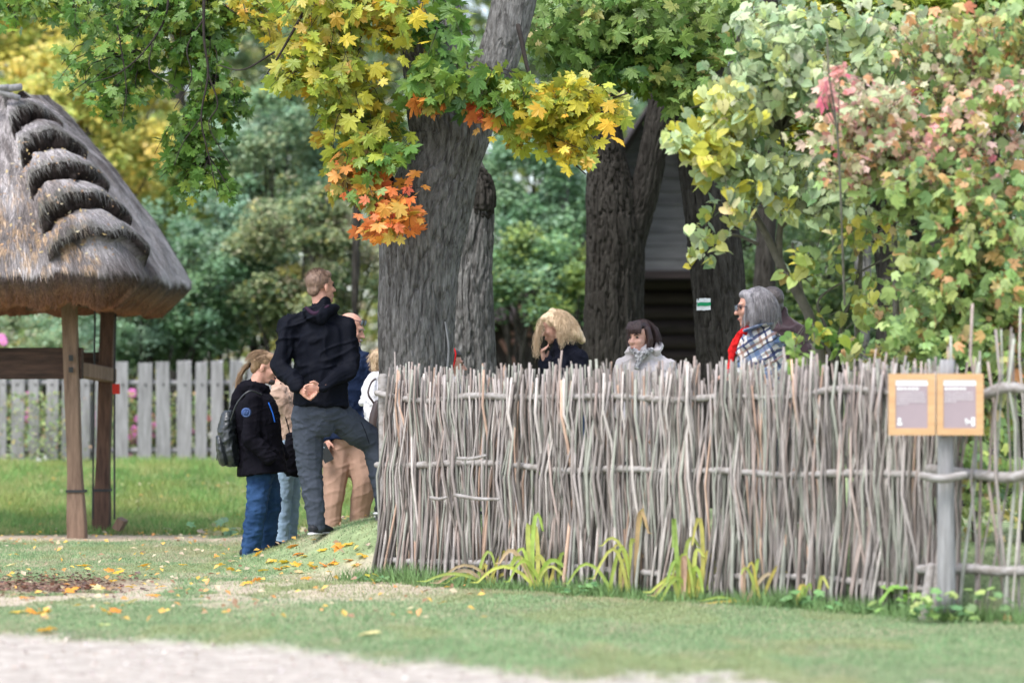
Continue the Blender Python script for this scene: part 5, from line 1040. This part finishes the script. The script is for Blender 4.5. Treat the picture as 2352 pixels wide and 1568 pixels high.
# --- brunette woman
D = 20.8
def hood_b(q, fw, sx, P_):
    n = q['neck']; return [tube([n-sx*.105+fw*.03+V_(0, 0, .03), n-sx*.09-fw*.07+V_(0, 0, .075), n-fw*.13+V_(0, 0, .055), n+sx*.09-fw*.07+V_(0, 0, .075), n+sx*.105+fw*.03+V_(0, 0, .02)], [.03, .04, .045, .045, .032], 10, 22)]
r = person('brunette woman with fringe and bob in pale grey hooded coat looking left', D,
    dict(pel=(1482, 1010), neck=(1480, 816), shR=(1432, 842, .02), shL=(1530, 842), elR=(1422, 930, 0), elL=(1542, 930, 0), wrR=(1450, 985, -.2), wrL=(1515, 985, -.2), hem=(1482, 1060)),
    195, (1471, 777, 218, 2, 1.07), dict(jacket=coatg, jname='coat', trousers=jeand, tw=(.19, .14), ar=(.073, .064, .052), flare=1.12, extra=[hood_b], skin=skin_p, fold=(.008, 7, .8), brow=h_brun))
t, q, P_, Rm, fw, sx, hs, jk, body = r
bob = [ell(P_(0, -.026, .046), (.086, .098, .088), Rm, 20), ell(P_(0, .03, .086), (.068, .064, .04), Rm, 14), tube([P_(-.03, -.085, .04), P_(-.02, -.1, -.05), P_(0, -.09, -.1)], [.06, .055, .04], 12, 8), tube([P_(.03, -.085, .04), P_(.02, -.1, -.05), P_(0, -.09, -.1)], [.06, .055, .04], 12, 8)]
for s_ in (-1, 1): bob.append(tube([P_(s_*.07, .012, .06), P_(s_*.084, .008, .0), P_(s_*.082, .01, -.05), P_(s_*.072, .02, -.085)], [.026, .026, .024, .014], 10, 12))
for i in range(9): u = (i-4)/4; bob.append(tube([P_(u*.045, .055, .105), P_(u*.056, .088-.012*u*u, .07), P_(u*.058, .092-.014*u*u, .035)], [.016, .012, .007], 8, 8))
part('hair', solid('hair', bob, .006, 1, (.0025, 30, .3)), h_brun, t)
a = rng.normal(0, 1, (700, 3)); a /= np.linalg.norm(a, axis=1)[:, None]; a[:, 1] = -np.abs(a[:, 1]); a[:, 2] = np.abs(a[:, 2]); st = np.array([tuple(P_(v[0]*.085, v[1]*.1-.02, v[2]*.085+.05)) for v in a]); strands('hair_strands', st, np.array([tuple(Rm @ Vector((v[0]*.9, v[1]*.9, .0))) for v in a]), .15, .003, h_brun, t, .0016, 2.2, 9)
scf = M('patterned_scarf', (.6, .58, .58), (.02, .02, .03), scale=45, rough=.9); part('scarf', solid('scarf', [tube([q['neck']+fw*.075+sx*.07+V_(0, 0, .045), q['neck']+fw*.12+V_(0, 0, -.0), q['neck']+fw*.075-sx*.07+V_(0, 0, .04)], [.022, .032, .022], 10, 14), tube([q['neck']+fw*.12+V_(0, 0, .0), q['neck']+fw*.16+sx*.02+V_(0, 0, -.09)], [.03, .018], 8, 6)], .006, 1, (.008, 20, 1)), scf, t)
# --- grey haired woman in plaid
D = 18.7
r = person('woman with grey bob, black glasses and red scarf in a blue and white plaid jacket', D,
    dict(pel=(1752, 985), neck=(1742, 752), shL=(1770, 792, -.12), shR=(1728, 795, .14), elL=(1788, 885, -.16), wrL=(1715, 872, -.22), elR=(1720, 880, .1), wrR=(1690, 868, -.02), hem=(1752, 985), hipL=(1755, 1000, -.08), hipR=(1750, 1000, .08)),
    268, (1729, 708, 266, 4, 1.04), dict(jacket=plaid_m, trousers=jeand, tw=(.175, .15), ar=(.083, .072, .06), handL=(V_(-1, 0, .2), V_(0, .3, -1), -1, .5), handR=(V_(-1, 0, .2), V_(0, .3, -1), 1, .5), skin=skin, fold=(.02, 8, 1), flare=1.05, brow=h_grey))
t, q, P_, Rm, fw, sx, hs, jk, body = r
bob = [ell(P_(0, -.028, .046), (.088, .102, .09), Rm, 20), ell(P_(0, .03, .088), (.062, .055, .036), Rm, 14), tube([P_(0, -.07, .08), P_(0, -.10, .0), P_(0, -.115, -.06), P_(0, -.105, -.10)], [(.08, .04), (.10, .05), (.105, .055), (.09, .035)], 16, 14, ref=Rm @ Vector((1, 0, 0)))]
for s_ in (-1, 1): bob.append(tube([P_(s_*.062, .03, .08), P_(s_*.085, .018, .01), P_(s_*.09, .005, -.06), P_(s_*.082, .012, -.118)], [.03, .034, .036, .022], 10, 14))
part('hair', solid('hair', bob, .006, 1, (.003, 25, .3)), h_grey, t)
n = 1800; a = rng.normal(0, 1, (n, 3)); a /= np.linalg.norm(a, axis=1)[:, None]; a[:, 2] = np.abs(a[:, 2]); a[:, 1] = a[:, 1]*.8-.2
st = np.array([tuple(P_(v[0]*.088, v[1]*.1-.02, v[2]*.088+.05)) for v in a]); dr = np.array([tuple(Rm @ Vector((v[0]*1.1, v[1]*.9-.2, .0))) for v in a])
h_g2 = hairm('light_grey_strands', (.55, .53, .55), (.28, .26, .27)); strands('hair_strands', st[:1200], dr[:1200], .205, .004, h_grey, t, .0019, 2.6, 10, 5, 5); strands('light_hair_strands', st[1200:], dr[1200:], .205, .004, h_g2, t, .0018, 2.6, 10, 6, 5)
specs('spectacles', 'black framed glasses worn by the grey haired woman', P_, t, .112, .008, r_=.02)
part('scarf', solid('scarf', [tube([q['neck']+fw*.02+V_(0, 0, .03), q['neck']+fw*.10+V_(0, 0, -.04), q['neck']+fw*.165+V_(0, 0, -.14), q['neck']+fw*.19+V_(0, 0, -.30)], [.028, .03, .028, .024], 10, 18)], .007, 1, (.01, 18, .5)), redc, t)
part('collar', solid('collar', [tube([q['neck']+fw*.09-sx*.06+V_(0, 0, -.02), q['neck']-sx*.10+V_(0, 0, .01), q['neck']-fw*.08-sx*.04+V_(0, 0, .02), q['neck']-fw*.08+sx*.05+V_(0, 0, .02)], [(.012, .035)]*4, 8, 18)], .007, 1), plaid_m, t)
# --- man in brown behind her
D = 19.7
r = person('man in dark brown fleece standing with his back turned behind the grey haired woman', D,
    dict(pel=(1802, 985), neck=(1786, 728), shL=(1735, 766, .04), shR=(1832, 768, -.02), elR=(1856, 862, -.06), wrR=(1835, 940, -.15), elL=(1735, 880, 0), hem=(1800, 990)), 0, (1768, 700, 325, 2, 1.0),
    dict(jacket=brownc, trousers=jeand, tw=(.20, .14), ar=(.075, .068, .055), fold=(.008, 7, .8)))
t, q, P_, Rm, fw, sx, hs, jk, body = r; hair_short(t, P_, Rm, hs, h_dark, 1.03)
cb = thing('crossbody_bag', Q(1840, 920, D-.2), 'black strapped bag at the waist of the man in brown fleece', 'bag')
part('bag_body', solid('bag', [tube([Q(1825, 930, D-.24), Q(1828, 965, D-.24)], [(.07, .045), (.075, .05)], 12, 6, ref=(1, 0, 0))], .008, 1), leather, cb)
part('strap', merge('strap', [tube([Q(1812, 912, D-.22), Q(1822, 890, D-.24), Q(1838, 905, D-.24), Q(1842, 935, D-.24)], [.01]*4, 6, 14)]), leather, cb)
# ------------------------------------------------------------------ small plants, fallen leaves
def strap_plant(x, y, D, leaves, label, pal, name='daylily'):
    b = Q(x, y, D); b.z = Hs(b.x, b.y); t = thing(name, b, label, 'plant')
    for (dx, h, bend, w) in [(a*random.uniform(.6, 1.3), b_*random.uniform(.4, .95), c_*random.uniform(.8, 1.2), d_*random.uniform(.5, .75)) for (a, b_, c_, d_) in leaves for _ in (0, 1)]:      # metres: sideways reach, height, tip drop
        k = 9; pts = []
        dy = random.uniform(-.08, .05); ox = random.uniform(-.08, .08); ph = random.uniform(0, 6)
        for i in range(k):
            u = i/(k-1); xx = dx*1.5*u**1.15; zz = h*math.sin(min(1, u*1.15)*math.pi*(.58+.42*bend))*(1.06-.06*u); pts.append((b.x+ox+xx+.012*math.sin(u*5+ph), b.y+dy*u, b.z+max(zz, .0)))
        V = []; 
        for i, p in enumerate(pts):
            u = i/(k-1); ww = w*(1-u**4)*.62+.001; d = np.array(pts[min(i+1, k-1)])-np.array(pts[max(i-1, 0)]); sd = np.cross(d, (0, 1, 0)); sd = sd/(np.linalg.norm(sd)+1e-9)
            V += [np.array(p)-sd*ww+np.array((0, -.003, 0)), np.array(p), np.array(p)+sd*ww+np.array((0, -.003, 0))]
        Fq = [(i*3+j, i*3+j+1, i*3+j+4, i*3+j+3) for i in range(k-1) for j in (0, 1)]
        o = part('leaf', np_mesh('leaf', V, Fq, None, True), leaf_obj, t); c = palcols(pal, 1)[0]; o.color = (*c, 1)
DL = [(.36, .48, .10, 3), (.52, .54, .14, 4), (.58, .48, .14, 1.5), (.55, .38, .22, 1)]; DLY = [(.58, .48, .12, 3), (.52, .38, .24, 2), (.38, .48, .12, 3)]
fD = lambda x: (lambda k: (FA+(FB-FA)*((k*FA[1]-FA[0])/((FB-FA)[0]-k*(FB-FA)[1])))[1])((x-CX)/F)
strap_plant(1250, 1350, fD(1250)-.12, [(-.18, .42, .5, .03), (.14, .45, .45, .03), (-.02, .52, .2, .032), (.2, .34, .7, .026), (-.24, .26, .8, .026), (.05, .56, .3, .03), (.26, .22, .8, .022), (-.1, .36, .6, .026)], 'green and yellow strap leaved daylily left of centre against the fence', DL)
strap_plant(1110, 1350, fD(1110)-.12, [(-.2, .16, .7, .024), (-.1, .22, .6, .022), (.1, .24, .5, .024), (-.26, .1, .6, .02), (.2, .2, .4, .02)], 'small yellowed daylily arching near the left end of the fence', DLY)
strap_plant(1430, 1345, fD(1430)-.12, [(-.1, .5, .2, .026), (.06, .55, .3, .026), (.12, .38, .6, .022), (-.16, .32, .6, .024), (.02, .4, .4, .022)], 'upright green daylily between the two large daylily clumps', DL)
strap_plant(1590, 1345, fD(1590)-.13, [(-.16, .46, .6, .03), (.15, .44, .5, .03), (-.04, .52, .45, .03), (.06, .34, .8, .03), (-.2, .3, .75, .028), (.22, .26, .8, .026), (-.02, .3, .9, .03), (.1, .5, .2, .028), (-.1, .2, .9, .03)], 'large daylily clump with yellow and tan drooping leaves right of centre', DLY+DL[:2])
strap_plant(1730, 1345, fD(1730)-.12, [(.12, .26, .2, .024), (-.08, .4, .2, .018), (.02, .34, .3, .02), (-.2, .05, .6, .02)], 'short yellow leaning leaves in front of the fence left of the sign', DLY)
strap_plant(1850, 1345, fD(1850)-.12, [(.1, .24, .4, .024), (.02, .2, .4, .02)], 'single yellow green strap leaf tuft nearest to the sign', DL)
strap_plant(1400, 1345, fD(1400)+.3, [(-.05, .8, .3, .026), (.12, .86, .35, .028), (.03, .74, .3, .024)], 'tall yellow green arching leaves rising behind the fence rods', DL)
def weed(x, y, D, r_, n, s, label, pal, kind='lobed', h=.12):
    b = Q(x, y, D); b.z = Hs(b.x, b.y); t = thing('weed', b, label, 'plant'); P = np.array(b)+np.stack([rng.normal(0, r_, n), rng.normal(0, r_*.6, n), rng.uniform(.02, h, n)], -1)
    g = [tube([tuple(b), tuple(p)], [.003, .002], 4, 3, caps=False) for p in P[::2]]; part('stems', merge('stems', g), bpy.data.materials['green_stem'], t)
    Fm = frames(n, (0, -.3, .8), .3, .2); C_ = palcols(pal, n)
    for i in range(n):
        o = bpy.data.objects.new('leaf', random.choice(LEAFME[kind])); C.objects.link(o); o.parent = t; o.matrix_local = Matrix.Translation(Vector(P[i])-b) @ Matrix(Fm[i].tolist()).to_4x4() @ Matrix.Diagonal((s, s, s, 1)); o.color = (*C_[i], 1)
M('green_stem', (.12, .2, .06), rough=.7)
G1 = [(.2, .36, .14, 3), (.14, .28, .12, 3)]
weed(2068, 1330, 15.75, .05, 9, .10, 'bright green broad leaved weed left of the foot of the sign post', [(.26, .48, .1, 1)], 'heart', .22)
weed(1835, 1380, 16.0, .06, 9, .06, 'low blue green weed in the grass below the fence middle', G1, h=.1)
weed(1960, 1385, 15.7, .05, 7, .05, 'small rounded green weed between the fence and the lawn', G1, 'heart', .07)
weed(2170, 1385, 15.1, .09, 20, .06, 'bushy green weed in front of the sign post foot', G1+GV[:2], h=.18)
weed(2080, 1400, 15.2, .08, 12, .05, 'sprawling green weed left of the bushy weed', G1+GV[:2], h=.1)
weed(2260, 1380, 15.1, .07, 12, .05, 'green weed under the open stick fence', GV, h=.2)
weed(860, 1345, 18.2, .05, 9, .04, 'tiny green weed at the left corner of the wattle fence', G1+HY_[:1], h=.06)
weed(1310, 1375, 17.0, .07, 10, .045, 'low green weed among the daylilies', G1, h=.08)
weed(510, 1215, 25.0, .18, 26, .07, 'pale leafed tuft at the foot of the grass bank behind the ponytail man', OLV+TEAL[:1], h=.16)
# fallen leaves
def fallen(x, y, s, col, label, group):
    # intersect the sight line with the ground
    D = 22.0
    for _ in range(30): p = Q(x, y, D); D += -(p.z-Hs(p.x, p.y))/( (HY-y)/F - 0 ) if False else 0
    lo, hi = 10.5, 33.0
    Ds = np.linspace(lo, hi, 700); zz = CAMZ+(HY-y)/F*Ds; g = H((x-CX)/F*Ds, Ds); k = np.argmax(zz <= g+.005)
    D = Ds[k]; X = (x-CX)/F*D; o = bpy.data.objects.new('fallen_leaf', random.choice(LEAFME['maple'])); C.objects.link(o)
    o.location = (X, D, Hs(X, D)+.014); o.rotation_euler = (random.gauss(0, .25)+.25, random.gauss(0, .22), random.uniform(0, 6.28)); o.scale = (s, s, s); o.color = (*col, 1); tag(o, label, 'leaf', group)
OY, OO, PY = (.80, .50, .06), (.80, .33, .05), (.72, .62, .30)
z1 = [(250, 1312, OO), (215, 1345, OO), (260, 1335, OY), (150, 1335, PY), (270, 1315, OY), (75, 1408, OO), (45, 1407, OY), (100, 1408, OY), (160, 1360, OO), (185, 1372, PY), (230, 1355, PY), (265, 1405, OO), (250, 1410, OY), (120, 1447, OO), (105, 1449, OY), (240, 1436, PY), (330, 1300, OY), (300, 1350, OY), (365, 1350, OY), (350, 1368, OO), (190, 1300, OY), (60, 1375, OO), (20, 1300, PY), (420, 1298, OY), (300, 1385, PY)]
z2 = [(570, 1340, OY), (585, 1335, OO), (560, 1343, OY), (530, 1310, OY), (600, 1312, OY), (640, 1308, OO), (655, 1293, OY), (690, 1275, OO), (700, 1278, OY), (620, 1290, OY), (650, 1305, OY), (680, 1300, OY), (720, 1305, OY), (745, 1302, OO), (770, 1298, OY), (800, 1290, OO), (780, 1258, OO), (800, 1252, OY), (740, 1265, OY), (610, 1262, OY), (700, 1330, OO), (735, 1357, PY), (760, 1297, OO), (675, 1255, OO), (815, 1300, OY), (590, 1275, OY), (500, 1300, OY), (840, 1325, OO), (835, 1280, OY), (540, 1290, PY), (690, 1315, PY), (1050, 1340, OY), (1063, 1335, OO)]
z3 = [(440, 1160, OO), (500, 1155, PY), (520, 1170, OO), (420, 1180, OY), (470, 1185, OO), (510, 1135, OY), (330, 1090, OY), (545, 1185, OO), (400, 1150, PY), (120, 1110, OY), (60, 1150, PY), (300, 1180, OY), (380, 1210, OO), (480, 1215, OO), (90, 1160, OY), (345, 1130, PY)]
cn = {OY: 'yellow', OO: 'orange', PY: 'pale yellow'}
for zs, txt, gr, s0 in ((z1, 'leaves on the worn grass at lower left', 'near left', .068), (z2, 'leaves on trodden grass beside the fence', 'by the fence', .066), (z3, 'leaves on the bank before the pickets', 'on the bank', .062)):
    cnt = {}
    for x, y, c in sorted(zs):
        k = cnt.get(c, 0); cnt[c] = k+1
        fallen(x, y, s0*random.uniform(.75, 1.2), tuple(v*random.uniform(.85, 1.1) for v in c), ORD[k]+' from left of the '+cn[c]+' '+txt, cn[c]+' fallen leaves '+gr)
fallen(838, 1458, .10, PY, 'single pale leaf lying alone on the near lawn below the fence corner', None)
# litter of small brown leaves
n = 1500; y = rng.normal(18.2, .55, n); x = rng.uniform(-4, -2.25, n); k = rng.random(n) < 1-sstep(-2.9, -2.2, x); x, y = x[k], y[k]; n = len(x); P = np.stack([x, y, H(x, y)+.008], -1)
V, Fa, c = leaf_cloud('small', P, frames(n, (0, 0, 1), .25, 0), rng.uniform(.02, .05, n), palcols([(.16, .08, .055, 4), (.28, .15, .1, 2), (.09, .05, .04, 3), (.4, .28, .2, .6)], n)); o = part('leaf_litter', np_mesh('leaf_litter', V, Fa, c), leaf_mass); o['kind'] = 'stuff'
n = 900; y = rng.uniform(15, 32, n); x = rng.uniform(-4.4, -.2, n)*y/22; k = behind(x, y)*(x > -.9) < .1; x, y = x[k], y[k]; n = len(x); P = np.stack([x, y, H(x, y)+.03], -1)
V, Fa, c = leaf_cloud('small', P, frames(n, (0, -.3, 1), .35, 0), rng.uniform(.02, .055, n), palcols([(.70, .45, .10, 3), (.6, .3, .1, 2), (.55, .45, .3, 3), (.3, .18, .1, 2)], n)); o = part('leaf_scraps', np_mesh('leaf_scraps', V, Fa, c), leaf_mass); o['kind'] = 'stuff'
# pebbles and crumbs on the path
n = 2600; x = rng.uniform(-3, 3, n); y = rng.uniform(11.2, 14.8, n); k = y < path_edge(x)-.05; x, y = x[k], y[k]; n = len(x); P = np.stack([x, y, H(x, y)+.002], -1)
V, Fa, c = leaf_cloud('small', P, frames(n, (0, 0, 1), .3, 0), rng.uniform(.008, .03, n), palcols([(.42, .34, .3, 4), (.7, .64, .6, 2), (.3, .22, .18, 1.5)], n)); o = part('path_gravel', np_mesh('path_gravel', V, Fa, c), leaf_mass); o['kind'] = 'stuff'
# cosmos in bloom behind the pickets
def cosmos(x, label, spots, D=34.1):
    b = Q(x, 1050, D); b.z = Hs(b.x, D); t = thing('cosmos_plant', b, label, 'plant'); g = []
    for (fx, fy, s, c) in spots:
        p = Q(fx, fy, D+random.uniform(-.15, .15)); g.append(tube([(b.x+random.gauss(0, .08), D, b.z), ((b.x+p.x)/2, D, (b.z+p.z)/2+.02), tuple(p)], [.006, .005, .004], 5, 6))
        pet = [ell(p+V_(math.cos(a)*s*.55, -.01, math.sin(a)*s*.55), (s*.5, .008, s*.36), Matrix.Rotation(-a, 3, 'Y'), 8) for a in np.linspace(0, 5.5, 7)]
        f = part('blossom', merge('blossom', pet), c, t); part('flower_centre', merge('centre', [ell(p+V_(0, -.012, 0), (s*.22, .012, s*.22), n=8)]), bpy.data.materials['pollen'], f)
    part('stems', merge('stems', g), bpy.data.materials['green_stem'], t)
    n = 900; P = np.array(b)+np.stack([rng.normal(0, .28, n), rng.normal(0, .15, n), rng.uniform(0, .85, n)], -1); V, Fa, c = leaf_cloud('small', P, frames(n, (0, -.5, .5), .5, .2), rng.uniform(.02, .05, n), palcols(GV+OLV, n)); o = part('leaves', np_mesh('leaves', V, Fa, c), leaf_mass, t); o['kind'] = 'stuff'
M('pollen', (.6, .45, .05)); pkm = M('pink_petal', (.72, .24, .52), (.62, .18, .44), rough=.6); pkd = M('magenta_petal', (.6, .04, .2), (.5, .03, .16), rough=.6); wh = M('white_petal', (.75, .75, .74), (.68, .68, .68), rough=.6)
cosmos(308, 'pink cosmos in the gap right of the shelter posts', [(304, 903, .06, pkm), (318, 962, .055, pkm), (311, 990, .075, pkm), (310, 1010, .07, pkm), (303, 1003, .06, pkm), (300, 1048, .04, pkm), (338, 960, .03, pkd)])
cosmos(352, 'pink cosmos behind the third and fourth pickets right of the posts', [(355, 968, .07, pkm), (352, 980, .06, pkm), (348, 955, .04, pkd), (350, 1000, .04, pkm), (390, 950, .035, pkd), (395, 1000, .03, wh), (338, 985, .045, pkm)])
cosmos(440, 'pale flowers behind the pickets left of the ponytail man', [(432, 965, .04, wh), (440, 990, .04, pkm), (480, 960, .04, pkd), (486, 1000, .04, wh), (430, 940, .03, pkm)])
cosmos(215, 'pink and magenta cosmos seen between the two shelter posts', [(212, 930, .045, pkd), (214, 950, .045, pkm), (211, 975, .05, pkm), (219, 962, .03, pkm)])
cosmos(65, 'pink cosmos behind the pickets at the left edge', [(66, 945, .05, pkm), (66, 960, .05, pkm), (5, 775, .05, pkm), (9, 785, .05, pkm), (112, 1005, .04, pkm), (145, 1035, .045, pkm), (65, 905, .035, pkm)])
cosmos(90, 'small white flowers at the foot of the left pickets', [(82, 1055, .04, wh), (90, 1060, .04, wh), (78, 1065, .035, wh), (105, 1052, .03, wh)], 33.2)
